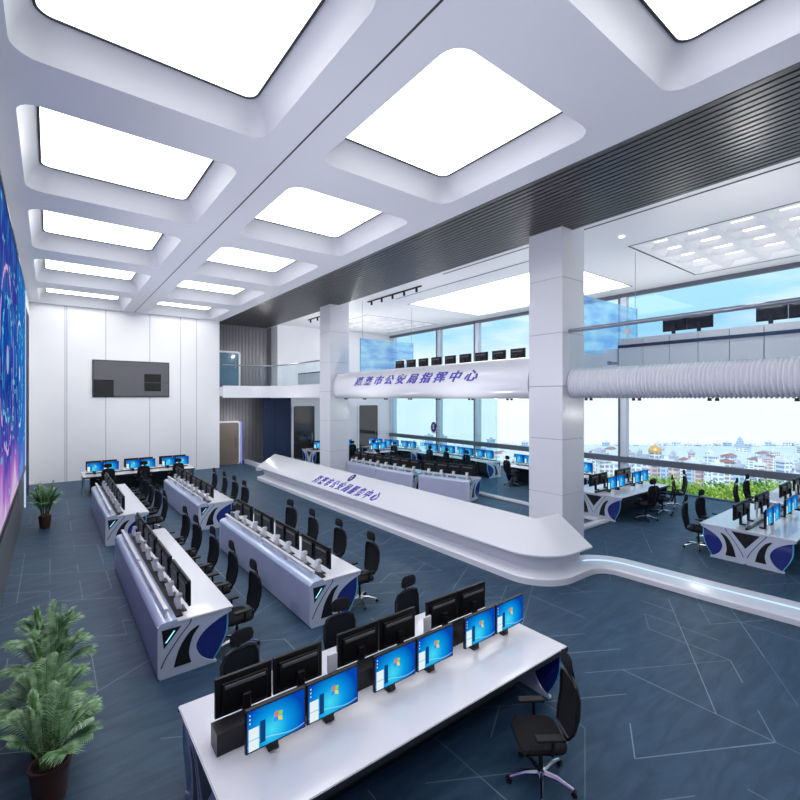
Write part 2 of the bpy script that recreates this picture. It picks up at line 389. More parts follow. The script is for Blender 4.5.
def text_mesh(body, size, shear=0):
    cu = bpy.data.curves.new('lettering', 'FONT'); cu.body = body; cu.size = size; cu.shear = shear; cu.extrude = .012; cu.align_x = 'CENTER'; cu.align_y = 'CENTER'; cu.offset = size*.016
    t = bpy.data.objects.new('tmp', cu); C.objects.link(t); bpy.context.view_layer.update()
    me = bpy.data.meshes.new_from_object(t.evaluated_get(bpy.context.evaluated_depsgraph_get()))
    bpy.data.objects.remove(t); bpy.data.curves.remove(cu)
    return me

# ------------------------------------------------------------------ room shell
X0, X1, XW = -.75, 7.5, 19.4
YB, YF, YS = -4.0, 26.2, 27.2
ZC, ZR, ZP = 8.2, 8.35, .15
b = MB(); b.box(X0-.3, XW+.6, YB-.3, YS+.3, -.3, 0)
struct(b.build('floor', M['carpet']), 'dark blue carpet floor with thin pale line pattern', 'floor')

# kerb path (front edge) and platform
def arc(cx, cy, r, a0, a1, n=10): return [(cx+r*math.cos(R(a0+(a1-a0)*k/n)), cy+r*math.sin(R(a0+(a1-a0)*k/n))) for k in range(n+1)]
cpath = [(7.8, 21.2), (7.8, 17), (7.8, 13), (7.8, 9)]+arc(8.75, 6.25, .95, 180, 270, 12)+[(9.2, 5.3), (9.45, 5.28)]
kpath = cpath+arc(9.45, 4.88, .4, 90, 12, 6)[1:]+[(9.9, 4.2), (9.96, 3.3), (10.1, 2.0), (10.2, .5), (10.2, -3.9)]
def offs(path, o):
    out = []
    for i, p in enumerate(path):
        a = Vector(path[max(i-1, 0)]); c = Vector(path[min(i+1, len(path)-1)]); p = Vector(p)
        d1 = (p-a).normalized() if i > 0 else (c-p).normalized(); d2 = (c-p).normalized() if i < len(path)-1 else d1
        n1 = Vector((-d1.y, d1.x)); n2 = Vector((-d2.y, d2.x)); n = (n1+n2)
        n = n.normalized()/max(.5, n.normalized().dot(n1)) if n.length > 0 else n1
        out.append((p.x+n.x*o, p.y+n.y*o))
    return out
def sweep(mb, path, prof, mi=0, caps=True):
    rows = []
    cols = [offs(path, o) for o, z in prof]
    for i in range(len(path)): rows.append([(cols[j][i][0], cols[j][i][1], prof[j][1]) for j in range(len(prof))])
    base = len(mb.v); mb.grid(rows, mi, closed=True)
    n = len(prof)
    if caps:
        mb.f.append([base+k for k in range(n)]); mb.m.append(mi)
        mb.f.append([base+(len(rows)-1)*n+k for k in range(n)][::-1]); mb.m.append(mi)
inner = offs(kpath, .5)
poly = [p for p in inner if p[1] <= 6.0 or p[0] < 8.6]
poly = [(8.55, 21.0), (8.55, 6.6), (9.0, 6.05), (10.1, 6.0), (10.35, 5.2), (10.55, 3.3), (10.7, 2.0), (10.8, -4.0), (XW, -4.0), (XW, YS), (9.4, YS), (9.4, 24.0), (8.9, 21.6)]
b = MB(); b.prism(poly, 'z', .001, ZP)
struct(b.build('platform_floor', M['carpet']), 'raised carpet platform behind the white counter and kerb', 'floor')

# walls
b = MB(); b.box(X0-.3, X0, YB, YF+.3, 0, ZR+.3)
struct(b.build('wall_left', M['white_wall']), 'white wall that carries the giant video screen', 'wall')
b = MB(); b.box(X0, X1, YF, YS+.3, 0, ZC+.4)
w = struct(b.build('wall_far', M['white_wall']), 'tall white panelled wall at the far end of the hall', 'wall')
s = MB()
for x in (.55, .62, 2.15, 4.05, 5.5, 6.3): s.box(x-.012, x+.012, YF-.003, YF+.01, 0, ZC)
s.build('panel_seam', M['seam'], w)
b = MB(); b.box(X0-.3, XW+.6, YB-.3, YB, 0, ZR+.3)
struct(b.build('wall_back', M['white_wall']), 'white wall closing the hall behind the viewpoint', 'wall')
b = MB(); b.box(10.9, 16.65, YF, YS+.3, 0, ZR+.3); b.box(16.65, 18.3, YF, YS+.3, 3.43, ZR+.3); b.box(18.3, XW+.6, YF, YS+.3, 0, ZR+.3)
wr = struct(b.build('wall_right', M['white_wall']), 'white end wall of the office side with two dark doors', 'wall')
# slatted wall
b = MB(); b.box(X1, 11.0, YS, YS+.3, 0, ZR+.3)
k = X1+.02
while k < 10.88:
    b.box(k, k+.045, YS-.05, YS, ZP, ZR, 1); k += .085
struct(b.build('wall_slatted', [M['slat_back'], M['wall_slat']]), 'grey ribbed metal wall between the two white end walls', 'wall')
# roof
b = MB(); b.box(X0-.3, XW+.6, YB-.3, YS+.3, 9.0, 9.3)
struct(b.build('roof', M['white_wall']), 'roof slab above the ceilings', 'roof')

# main coffered ceiling
pitch = 4.65
ys = [(7.4+pitch*i-3.52, 7.4+pitch*i) for i in range(-3, 5)]
ys = [(max(a, YB+.2), min(c, YF-.05)) for a, c in ys if c > YB+1]
cols_x = [(-.40, 2.83), (3.87, 6.98)]
holes = []
for cx in cols_x:
    for y0, y1 in ys: holes.append(rrect(cx[0], cx[1], y0, y1, .3))
ce = holed_plate('ceiling', [(X0, YB), (X1+.08, YB), (X1+.08, YF), (X0, YF)], holes, ZC, M['ceil'])
struct(ce, 'white coffered ceiling over the hall', 'ceiling')
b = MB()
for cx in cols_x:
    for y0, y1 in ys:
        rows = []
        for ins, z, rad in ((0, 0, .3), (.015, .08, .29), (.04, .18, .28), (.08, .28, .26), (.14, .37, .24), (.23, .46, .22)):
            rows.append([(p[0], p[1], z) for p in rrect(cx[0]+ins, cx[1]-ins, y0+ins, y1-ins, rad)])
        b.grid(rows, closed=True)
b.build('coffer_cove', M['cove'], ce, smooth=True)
b = MB(); b.box(3.335, 3.365, YB, YF, -.004, .01); b.build('centre_joint', M['dark_line'], ce)
n = 0
for ci, cx in enumerate(cols_x):
    for yi, (y0, y1) in enumerate(ys):
        near = len(ys)-1-yi
        side = 'in the column by the video screen' if ci == 0 else 'in the column by the dark slats'
        t = thing('ceiling_light', f'luminous ceiling panel, {ORD[near]} from the far white wall, {side}', 'ceiling light', ((cx[0]+cx[1])/2, (y0+y1)/2, ZC+.46), 0, 'luminous coffer panels')
        hx, hy = (cx[1]-cx[0])/2-.23, (y1-y0)/2-.23
        q = MB(); q.prism(rrect(-hx+.03, hx-.03, -hy+.03, hy-.03, .18), 'z', .002, .012); q.build('diffuser', M['light'], t)
        q = MB(); a1 = rrect(-hx, hx, -hy, hy, .2); a2 = rrect(-hx+.035, hx-.035, -hy+.035, hy-.035, .17)
        q.grid([[(p[0], p[1], .03) for p in a1], [(p[0], p[1], -.012) for p in a1], [(p[0], p[1], -.012) for p in a2], [(p[0], p[1], .03) for p in a2]], closed=True)
        q.build('frame', M['dark_line'], t)
# dark slatted ceiling band
b = MB(); b.box(X1+.05, 10.62, YB, YS, ZC+.12, ZC+.2, 0)
k = 7.62
while k < 10.56:
    b.box(k, k+.105, YB, YS, ZC, ZC+.11, 1); k += .15
struct(b.build('ceiling_slatted', [M['slat_back'], M['slat']]), 'dark glossy slatted ceiling band', 'ceiling')
# right ceiling
cr = [(13.45, 18.4, YB+.3, 6.35), (13.45, 18.3, 8.6, 16.7), (13.45, 18.4, 20.2, 25.6)]
holes = [[(a, c), (bb, c), (bb, d), (a, d)] for a, bb, c, d in cr]
cr_o = holed_plate('ceiling_right', [(10.6, YB), (XW+.3, YB), (XW+.3, YS), (10.6, YS)], holes, ZR, M['ceil_r'])
struct(cr_o, 'smooth white ceiling over the office side', 'ceiling')
b = MB(); b.box(10.58, 10.64, YB, YS, ZC-.0, ZR+.3)
for a, bb, c, d in cr:
    b.box(a-.02, bb+.02, c-.02, c, ZR, ZR+.3); b.box(a-.02, bb+.02, d, d+.02, ZR, ZR+.3); b.box(a-.02, a, c, d, ZR, ZR+.3); b.box(bb, bb+.02, c, d, ZR, ZR+.3)
q = b.build('light_well', M['ceil_r'], cr_o); q.location.z = -ZR
b = MB(); b.box(11.13, 11.2, YB, 11.9, -.004, .01); b.box(12.27, 12.33, 7.6, 16.2, -.004, .01)
for a, bb, c, d in cr:
    b.box(a-.05, bb+.05, c-.05, c-.005, -.006, .01); b.box(a-.05, bb+.05, d+.005, d+.05, -.006, .01); b.box(a-.05, a-.005, c, d, -.006, .01); b.box(bb+.005, bb+.05, c, d, -.006, .01)
b.build('black_joint', M['dark_line'], cr_o)
def crate_light(label, a, bb, c, d):
    t = thing('grid_ceiling_light', label, 'ceiling light', ((a+bb)/2, (c+d)/2, ZR), 0)
    hx, hy = (bb-a)/2, (d-c)/2
    q = MB(); q.box(-hx, hx, -hy, hy, .165, .18); q.build('diffuser', M['light_c'], t)
    q = MB(); nx = 5; ny = max(1, round((d-c)/.98)); px, py = 2*hx/nx, 2*hy/ny
    def beam(u, w0, w1, along, lim):
        e_ = 0 if along == 'y' else .004
        pr = [(u-w0, e_), (u+w0, e_), (u+w1, .16), (u-w1, .16)]
        q.prism(pr, 'y' if along == 'y' else 'x', -lim, lim)
    for i in range(nx+1): beam(max(-hx+.1, min(hx-.1, -hx+i*px)), .09, .22, 'y', hy)
    for j in range(ny+1): beam(max(-hy+.1, min(hy-.1, -hy+j*py)), .09, .27, 'x', hx)
    q.build('lattice', M['ceil_r'], t); return t
crate_light('egg-crate luminous ceiling grid above the upper grey desks', *cr[0])
crate_light('egg-crate luminous ceiling grid near the far white end wall', *cr[2])
a, bb, c, d = cr[1]
t = thing('ceiling_light', 'large plain luminous ceiling panel beside the tall windows', 'ceiling light', ((a+bb)/2, (c+d)/2, ZR+.12))
q = MB(); q.box(-(bb-a)/2, (bb-a)/2, -(d-c)/2, (d-c)/2, 0, .02); q.build('diffuser', M['light_r'], t)
# spot tracks and downlights
for lab, y0, y1 in (('black spotlight track right of the far column', 13.6, 17.4), ('black spotlight track left of the far column', 19.6, 23.5)):
    t = thing('spotlight_track', lab, 'track light', (11.6, (y0+y1)/2, ZR)); h = (y1-y0)/2
    q = MB(); q.box(-.03, .03, -h, h, -.05, 0); q.build('track', M['black'], t)
    for i in range(5):
        q = MB(); q.lathe([(.045, 0), (.05, -.06), (.05, -.16), (.0, -.16)], 10, (0, -h+.3+i*(2*h-.6)/4, -.05)); q.build('spot', M['black'], t)
q = MB(); q.lathe([(.075, 0), (.075, -.02), (.0, -.02)], 16); o = q.build('downlight', M['light_r'], loc=(12.45, 6.1, ZR)); tag(o, 'small round white downlight in ceiling by the luminous grid', 'ceiling light')

# columns
for nm, y0, lab in (('column', 6.45, 'big square white column behind the counter corner'), ('column', 18.3, 'square white column at the left end of the lettered balcony')):
    b = MB(); zs = [0, .1, 1.45, 2.85, 4.2, 5.55, 6.95, ZR+.05]
    for z0, z1 in zip(zs, zs[1:]): b.box(10.13, 11.13, y0, y0+1, z0+.006, z1-.006)
    o = b.build(nm, M['col'], bevel=.006, seg=1); struct(o, lab, 'column')
    b = MB(); b.box(10.145, 11.115, y0+.015, y0+.985, .01, ZR); b.build('joint', M['seam'], o)

# ------------------------------------------------------------------ windows
mull = [26.35, 21.2, 17.98, 13.9, 9.6, 1.6, -3.9]
for i in range(len(mull)-1):
    ya, yb = mull[i+1], mull[i]
    w = thing(f'window_{i+1}', None, None, (XW, (ya+yb)/2, 0)); h = (yb-ya)/2
    q = MB(); q.box(-.09, .13, h-.04, h+.03, ZP, ZR, 0); q.box(-.05, .2, h-.30, h-.04, ZP, ZR, 1); q.build('mullion', [M['win_frame'], M['win_white']], w)
    q = MB(); q.box(-.1, .1, -h, h, 1.16, 1.4); q.box(-.06, .1, -h, h, ZR-.16, ZR); q.box(-.03, .1, -h, h, ZP, ZP+.05); q.build('window_frame', M['win_frame'], w)
    q = MB(); q.box(.02, .03, -h, h, ZP+.05, 1.16); q.box(.02, .03, -h, h, 1.4, ZR-.16); q.build('pane', M['glass'], w)
    tag(w, 'tall glass window bay, ' + ORD[i] + ' from the far end wall', 'window', None, 'structure')

# doors
def door(n, x0, x1, z0, z1, y, m, lab, fm):
    t = thing(f'door_{n}', lab, 'door', ((x0+x1)/2, y, z0)); t['kind'] = 'structure'; h = (x1-x0)/2; H = z1-z0
    o = rrect(-h, h, 0, H, .15); inn = rrect(-h+.1, h-.1, .0, H-.1, .12)
    q = MB(); q.grid([[(p[0], -.02, p[1]) for p in o], [(p[0], -.09, p[1]) for p in o], [(p[0], -.09, p[1]) for p in inn], [(p[0], 0, p[1]) for p in inn]], closed=True); q.build('frame', fm, t)
    q = MB(); q.prism(inn, 'y', -.055, -.03); q.build('door_leaf', m, t)
    q = MB(); q.tube([(h-.3, -.06, 1.0), (h-.3, -.11, 1.0), (h-.3, -.11, 1.5), (h-.3, -.06, 1.5)], .015); q.build('handle', M['chrome'], t)
door(1, 11.8, 13.45, ZP, 3.5, YF, M['dkglass'], 'dark glazed door left of the far column', M['white_wall'])
door(2, 16.6, 18.35, ZP, 3.5, YF, M['dkglass'], 'dark glazed door right of the far column', M['white_wall'])
door(3, 7.2, 8.95, .0, 2.55, YS-.06, M['brown'], 'brown door at floor level in the ribbed wall', M['white_wall'])
door(4, 7.2, 8.95, 4.56, 6.65, YS-.06, M['bluedoor'], 'blue grey doorway on the upper level of the ribbed wall', M['white_wall'])
q = MB(); q.box(9.0, 9.06, YS-.12, YS-.06, 0, 2.5); q.box(15.5, 15.6, YF-.04, YF-.001, .5, 3.4)
q = q.build('trim_1', M['uvblue']); struct(q, 'thin violet blue light strips beside the doors', 'light strip')
q = MB(); q.box(10.0, 11.75, YF-.05, YF-.001, ZP, 3.9); q.box(10.72, 10.76, YF-.07, YF-.05, ZP, 3.9)
struct(q.build('trim_2', M['dark_panel']), 'dark blue wall panel between ribbed wall and glazed door', 'wall panel')

# ------------------------------------------------------------------ video wall on left
t = thing('video_wall', 'giant wall screen glowing blue and purple along the left wall', 'screen', (X0, 0, 0))
q = MB(); q.box(.0, .05, YB+.1, 20.9, 1.5, 7.75); q.build('display', M['led'], t)
q = MB(); q.box(0, .07, YB+.1, 20.9, 1.36, 1.5); q.box(0, .07, YB+.1, 20.9, 7.75, 7.85); q.build('bezel', M['black2'], t)
q = MB(); q.box(0, .07, 20.9, 21.0, 0, 7.85); q.build('edge_light', M['led_rim'], t)
q = MB(); q.box(X0, X0+.05, 21.4, 24.6, 0, 7.3); struct(q.build('trim_3', M['dark_panel']), 'dark vertical panel on the wall past the video screen', 'wall panel')
q = MB(); q.box(X0, X0+.02, YB+.1, 20.9, 0, 1.36); struct(q.build('baseboard_left', M['base_grey']), 'grey base panel under the video screen', 'wall base')
# display on far wall
t = thing('wall_display', 'wide dark grey display panel on the far white wall', 'display', (3.27, YF, 4.85))
q = MB(); q.box(-1.67, 1.67, -.07, 0, -.9, .9); q.build('bezel', M['black2'], t, bevel=.01)
q = MB(); q.box(-1.63, 1.63, -.076, -.07, -.86, .86); f = q.build('panel', M['tv_grey'], t)
q = MB(); q.box(-1.62, -.8, -.08, -.076, -.86, -.06); q.build('dark_square', M['tv_black'], f)
q = MB(); q.box(.52, 1.28, -.08, -.076, -.6, .27); q.build('dark_square', M['tv_black'], f)
q = MB(); q.box(1.28, 1.62, -.078, -.076, -.17, -.155); q.build('thin_line', M['tv_black'], f)
q = MB(); q.box(.52, 1.28, -.083, -.08, -.175, -.155); q.build('bar', M['tv_grey'], f)

# ------------------------------------------------------------------ counter + kerb
t = thing('reception_counter', 'long white reception counter with slanted lettered front wrapping the column', 'counter', (0, 0, 0))
q = MB(); sweep(q, cpath, [(0, 0), (0, .13), (.03, .16), (.3, .2), (.42, .24), (.42, 0)]); q.build('plinth', M['plinth'], t, smooth=True)
q = MB(); sweep(q, cpath, [(.36, .2), (.30, .42), (.16, .56), (.85, .9), (.85, .2)]); q.build('recess', M['plinth'], t, smooth=True)
q = MB(); sweep(q, cpath, [(0.0, .60), (.0, .63), (.86, 1.16), (.93, 1.16), (.93, 1.10), (.1, .58), (.02, .58)]); fas = q.build('slanted_front', M['counter'], t, smooth=True)
q = MB(); sweep(q, cpath, [(.86, .2), (.86, 1.1), (.92, 1.1), (.92, .01), (.86, .01)]); q.build('back_panel', M['counter'], t)
t = tag(thing('kerb', 'low white kerb with blue light line curving right from the counter', 'kerb'), kind='structure')
kp = kpath[len(cpath)-1:]
q = MB(); sweep(q, kp, [(0, 0), (0, .10), (.03, .135), (.14, .15), (.60, .175), (.70, .175), (.70, .0)]); q.build('kerb_body', M['plinth'], t, smooth=True)
q = MB(); sweep(q, kp[1:], [(.36, .155), (.36, .17), (.41, .172), (.41, .155)]); q.build('light_strip', M['ltblue'], t)
q = MB(); q.box(9.2, 9.4, 24.0, 27.15, 0, .22); q.box(8.75, 9.4, 23.8, 24.0, 0, .22); struct(q.build('kerb', M['plinth']), 'short white kerb in front of the ribbed wall', 'kerb')
# partition kerb
q = MB(); q.box(13.1, 13.33, 7.15, 19.2, ZP, .24); q.box(11.3, 13.33, 6.9, 7.15, ZP, .24)
struct(q.build('kerb', M['plinth'], bevel=.03), 'white floor kerb under the teal glass partition', 'kerb')

# lettering on the slanted front
def put_text(me, name, fn, m, parent):
    bm = bmesh.new(); bm.from_mesh(me)
    for v in bm.verts: v.co = fn(v.co.x, v.co.y, v.co.z)
    bm.to_mesh(me); bm.free(); me.materials.clear(); me.materials.append(m)
    o = bpy.data.objects.new(name, me); C.objects.link(o); o.parent = parent; return o
sl = Vector((.86, 0, .53)).normalized(); nn = Vector((-.53, 0, .86)).normalized()
me = text_mesh('蓬 莱 市 公 安 局 服 务 中 心', .38, .3)
wd = max(v.co.x for v in me.vertices)-min(v.co.x for v in me.vertices)
sc_ = 4.2/wd
put_text(me, 'lettering', lambda x, y, z: Vector((7.8, 13.65-x*sc_, .63))+sl*(.30+y*1.15)+nn*(z*.5+.006), M['sign_blue'], TREE.get('x') or fas)
# badge
def badge(name, parent, fn, s=1):
    o = []
    def disc(r0, cy, sx, sy, h0, h1, n=24):
        q = MB(); p = [(r0*sx*math.cos(2*PI*k/n), cy+r0*sy*math.sin(2*PI*k/n)) for k in range(n)]; q.prism(p, 'z', h0, h1); return q
    def star(r, cy, h0, h1, n=5):
        q = MB(); p = [((r if k % 2 == 0 else r*.42)*math.sin(PI*k/n), cy+(r if k % 2 == 0 else r*.42)*math.cos(PI*k/n)) for k in range(2*n)]; q.prism(p, 'z', h0, h1); return q
    wing = MB(); wing.prism([(-.2, .05), (-.17, -.16), (-.1, -.22), (0, -.27), (.1, -.22), (.17, -.16), (.2, .05), (0, -.1)], 'z', 0, .012)
    res = []
    for q, m, nm in ((wing, M['win_white'], 'wreath'), (disc(.2, .03, .85, 1.1, 0, .02), M['navy'], 'shield'), (disc(.2, .03, .6, .8, .02, .024), M['navy'], 'inner_field'), (star(.07, .1, .024, .03), M['win_white'], 'star'), (disc(.05, -.02, 1, 1, .024, .03), M['win_white'], 'emblem_centre')):
        q.v = [tuple(fn(x*s, y*s, z)) for x, y, z in q.v]; res.append(q.build(nm, m, parent))
    return res
badge('b', fas, lambda x, y, z: Vector((7.8, 13.75-x, .63))+sl*(.78+y)+nn*(z*.5+.006), .85)

# ------------------------------------------------------------------ upper level
b = MB()
b.prism([(10.45, -3.9), (15.0, -3.9), (15.0, YF), (10.9, YF), (10.9, YS), (7.5, YS), (7.5, 25.7), (9.2, 25.5), (9.9, 24.9), (10.3, 23.9), (10.45, 22.5)], 'z', 4.0, 4.52)
struct(b.build('upper_floor', M['plinth']), 'white slab of the upper level', 'floor')
q = MB(); pth = [(7.5, 25.6), (9.2, 25.4), (9.85, 24.85), (10.2, 23.9), (10.35, 22.5), (10.35, 19.35)]
prof = [(0, 3.92), (-.13, 4.0), (-.18, 4.2), (-.14, 4.45), (-.05, 4.58), (.12, 4.58), (.12, 3.92)]
prof = [(-o, z) for o, z in prof]
sweep(q, pth, prof); struct(q.build('trim_4', M['counter'], smooth=True), 'rounded white balcony edge left of the far column', 'balcony edge')
# lettered fascia
FP = [(10.62, 5.03), (10.45, 5.03), (10.34, 4.98), (10.2, 4.78), (10.12, 4.55), (10.08, 4.3), (10.1, 4.12), (10.18, 3.98), (10.32, 3.9), (10.62, 3.88)]
t = thing('balcony_front', 'rounded white balcony front with violet blue Chinese lettering', 'balcony front')
q = MB(); rows = []
for y, s in ((7.46, 1), (12, 1), (17.4, 1), (17.8, .97), (18.05, .9), (18.2, .75), (18.28, .5)):
    rows.append([(10.62+(p[0]-10.62)*s, y, 4.45+(p[1]-4.45)*(.85+.15*s)) for p in FP])
q.grid(rows, closed=True); q.f.append(list(range(len(FP)))); q.m.append(0)
q.f.append([len(FP)*6+k for k in range(len(FP))]); q.m.append(0)
q.build('shell', M['counter'], t, smooth=True)
def fx(z):
    P = sorted([(p[1], p[0]) for p in FP[2:8]])
    for (z0, x0), (z1, x1) in zip(P, P[1:]):
        if z0 <= z <= z1: return x0+(x1-x0)*(z-z0)/(z1-z0)
    return P[0][1] if z < P[0][0] else P[-1][1]
me = text_mesh('蓬 莱 市 公 安 局 指 挥 中 心', .36, .35)
wd = max(v.co.x for v in me.vertices)-min(v.co.x for v in me.vertices); sc2 = 6.9/wd
put_text(me, 'lettering', lambda x, y, z: Vector((fx(4.56+y*1.05)-.012-z, 12.75-x*sc2, 4.56+y*1.05)), M['sign_blue'], t)
q = MB()
for i in range(7): 
    for dy in (0, .14): q.lathe([(.035, 0), (.04, -.05), (.0, -.05)], 8, (10.35, 8.2+i*1.5+dy, 3.885))
q.build('underside_spot', M['black'], t)
# ribbed fascia
t = thing('ribbed_balcony_front', 'ribbed white balcony front running right from the big column', 'balcony front')
RP = []
for k in range(11):
    a = R(100+160*k/10); RP.append((10.62+.33*math.cos(a)*1.0, 4.27+.37*math.sin(a)))
q = MB(); rows = []; nseg = int((6.44+3.9)/.078)*6
for i in range(nseg+1):
    y = 6.44-(6.44+3.9)*i/nseg; d = .038*abs(math.sin(PI*i/6))-.02
    rows.append([(x+(d*math.cos(R(100+160*k/10))), y, z+d*math.sin(R(100+160*k/10))) for k, (x, z) in enumerate(RP)]+[(10.75, y, 3.95), (10.75, y, 4.6)])
q.grid(rows, closed=True); q.f.append(list(range(13))); q.m.append(0); q.f.append([nseg*13+k for k in range(13)]); q.m.append(0)
q.build('shell', M['counter'], t, smooth=True)
q = MB()
for yy in (5.9, 4.75, 3.25, 1.9, .6):
    for dy in (0, .13): q.lathe([(.035, 0), (.04, -.06), (.0, -.06)], 8, (10.5, yy+dy, 3.9))
q.build('underside_spot', M['black'], t)
# glass railings
t = thing('glass_railing', 'glass railing with grey handrail above the ribbed balcony', 'railing')
q = MB(); q.tube([(10.43, 6.75, 5.60), (10.42, -3.9, 5.66)], .05, 10); q.build('handrail', M['alu'], t, smooth=True)
q = MB(); q.box(10.42, 10.435, -3.9, 6.43, 4.56, 5.58); q.build('glass_panel', M['rail_glass'], t)
t = thing('glass_railing', 'glass railing on the balcony in front of the ribbed wall', 'railing')
rp = [(7.5, 25.6), (9.2, 25.4), (9.85, 24.85), (10.2, 23.9), (10.35, 22.5), (10.35, 19.35)]
q = MB(); q.tube([(x, y, 5.72) for x, y in rp], .04, 8); q.build('handrail', M['alu'], t, smooth=True)
q = MB(); sweep(q, rp, [(0, 4.56), (0, 5.7), (.012, 5.7), (.012, 4.56)]); q.build('glass_panel', M['rail_glass'], t)

# upper desks (right)
t = thing('upper_console', 'long grey panelled console with dark stripe behind the ribbed balcony', 'desk', (12.0, 0, 4.52))
q = MB(); y = 5.96
while y > -3.6: q.box(0, .04, y-.612, y-.008, .02, .91); y -= .62
q.build('front_panel', M['grey_cab'], t)
q = MB(); q.box(.03, .1, -3.8, 5.95, .02, .9); q.build('carcass', M['dark_line'], t)
q = MB(); q.box(-.02, 0, -3.8, 5.98, .70, .78); q.build('stripe', M['stripe'], t)
q = MB(); q.box(.0, .8, -3.8, 5.96, .91, .945); q.build('worktop', M['desk_white'], t)
q = MB(); q.box(.1, .75, 5.88, 5.94, 0, .91); q.box(.1, .75, -3.8, -3.74, 0, .91); q.build('side_panel', M['grey_cab'], t)
t = thing('low_cabinet', 'low pale cabinet with small dark lettering beside the big column', 'cabinet', (12.2, 6.1, 4.52))
q = MB(); q.box(0, .5, 0, 1.6, 0, .72); q.build('body', M['white_wall'], t, bevel=.01)
me = text_mesh('Blou', .14)
put_text(me, 'lettering', lambda x, y, z: Vector((-.004-z*.4, .14-x*1.1, .34+y)), M['navy'], t)
# low console and monitors behind lettered front
t = thing('upper_console', 'low white console behind the lettered balcony front', 'desk', (11.15, 8.0, 4.52))
q = MB(); q.box(0, .7, 0, 8.2, .5, .54); q.build('worktop', M['desk_white'], t)
q = MB(); q.box(.05, .1, .05, 7.85, 0, .5); q.build('front_panel', M['grey_cab'], t)
t = thing('upper_desk', 'small grey desk with dark top on the balcony left of far column', 'desk', (11.2, 20.1, 4.52))
q = MB(); q.box(0, .7, 0, 3.9, .72, .78); q.build('worktop', M['stripe'], t)
q = MB(); q.box(0, .05, 0, 3.9, 0, .72); q.build('front_panel', M['grey_cab'], t)

# see-through displays
for lab, xa, xb, y, z0, z1 in (('see-through blue display hanging beside the big column', 11.1, 14.2, 6.5, 5.1, 6.62), ('see-through blue display hanging behind the lettered balcony front', 11.2, 14.3, 17.4, 4.9, 6.62)):
    t = thing('transparent_display', lab, 'screen', ((xa+xb)/2, y, z0)); h = (xb-xa)/2
    q = MB(); q.box(-h, h, -.006, .006, 0, z1-z0); d = q.build('display', M['holo'], t)
    q = MB(); q.box(-h-.03, -h, -.02, .02, -.02, z1-z0+.02); q.box(h, h+.012, -.012, .012, -.02, z1-z0+.02); q.build('edge', M['cyan_edge'], t)
    q = MB(); q.tube([(-h+.1, 0, z1-z0), (-h+.1, 0, ZR-z0)], .008, 6); q.tube([(h-.1, 0, z1-z0), (h-.1, 0, ZR-z0)], .008, 6); q.build('hanger', M['alu'], t)
    q = MB(); q.lathe([(.11, -.012), (.11, -.008)], 16); q.v = [(v[0]*1+h*.62, v[2], v[1]+.78) for v in q.v]; q.build('dot', mat('peach_dot', srgb(250, 205, 170), .5), t)

# teal partition
t = thing('glass_partition', 'teal tinted glass partition with a badge in front of the window desks', 'partition', (13.3, 0, 0))
q = MB()
for k in range(3): q.box(-.0, .015, 11.25+k*2.2, 11.25+(k+1)*2.2-.01, .24, 3.92)
q.build('pane', M['teal_glass'], t)
q = MB(); q.box(-.02, .035, 11.22, 11.25, .24, 3.92); q.build('edge_trim', M['teal_glass'], t)
badge('b', t, lambda x, y, z: Vector((-.005-z, 14.75-x, 2.6+y)), 1.0)

# ------------------------------------------------------------------ monitor
def make_monitor(dark=False):
    t = thing('monitor', 'x', 'monitor')
    w, h = .275, .185
    q = MB(); q.box(-w, w, -.018, .018, -h+1.065-.76, h+1.065-.76); q.box(-w*.8, w*.8, -.045, -.018, .16, .44); q.build('casing', M['black'], t, bevel=.004, seg=1)
    q = MB(); q.box(-w+.014, w-.014, .0181, .0195, .305-h+.016, .305+h-.014); q.build('screen', M['screen'], t)
    q = MB(); q.box(-w*.72, w*.72, -.055, -.045, .385, .42); q.build('vent_bar', M['vent'], t, bevel=.004, seg=1)
    q = MB(); q.prism([(-.05, .0), (-.12, .0), (-.15, .12), (-.12, .23), (-.046, .23), (-.046, .19), (-.08, .17)], 'x', -.045, .045); q.build('stand', M['desk_white'], t) if not dark else None
    if dark: q = MB(); q.box(-.04, .04, -.09, -.045, .02, .3); q.box(-.05, .05, -.17, -.05, .0, .03); q.build('stand', M['black2'], t, bevel=.004, seg=1)
    else: q = MB(); q.box(-.12, .12, -.17, .0, 0, .014); q.build('stand_base', M['black2'], t, bevel=.004, seg=1)
    remember(t); return t
MONS = {}
def monitor(loc, rz, label, group, dark=False):
    if dark not in MONS:
        m = MONS[dark] = make_monitor(dark); m.location = loc; m.rotation_euler = (0, 0, rz); m['label'] = label; m['group'] = group; return m
    return dup(MONS[dark], loc, rz, label, group)

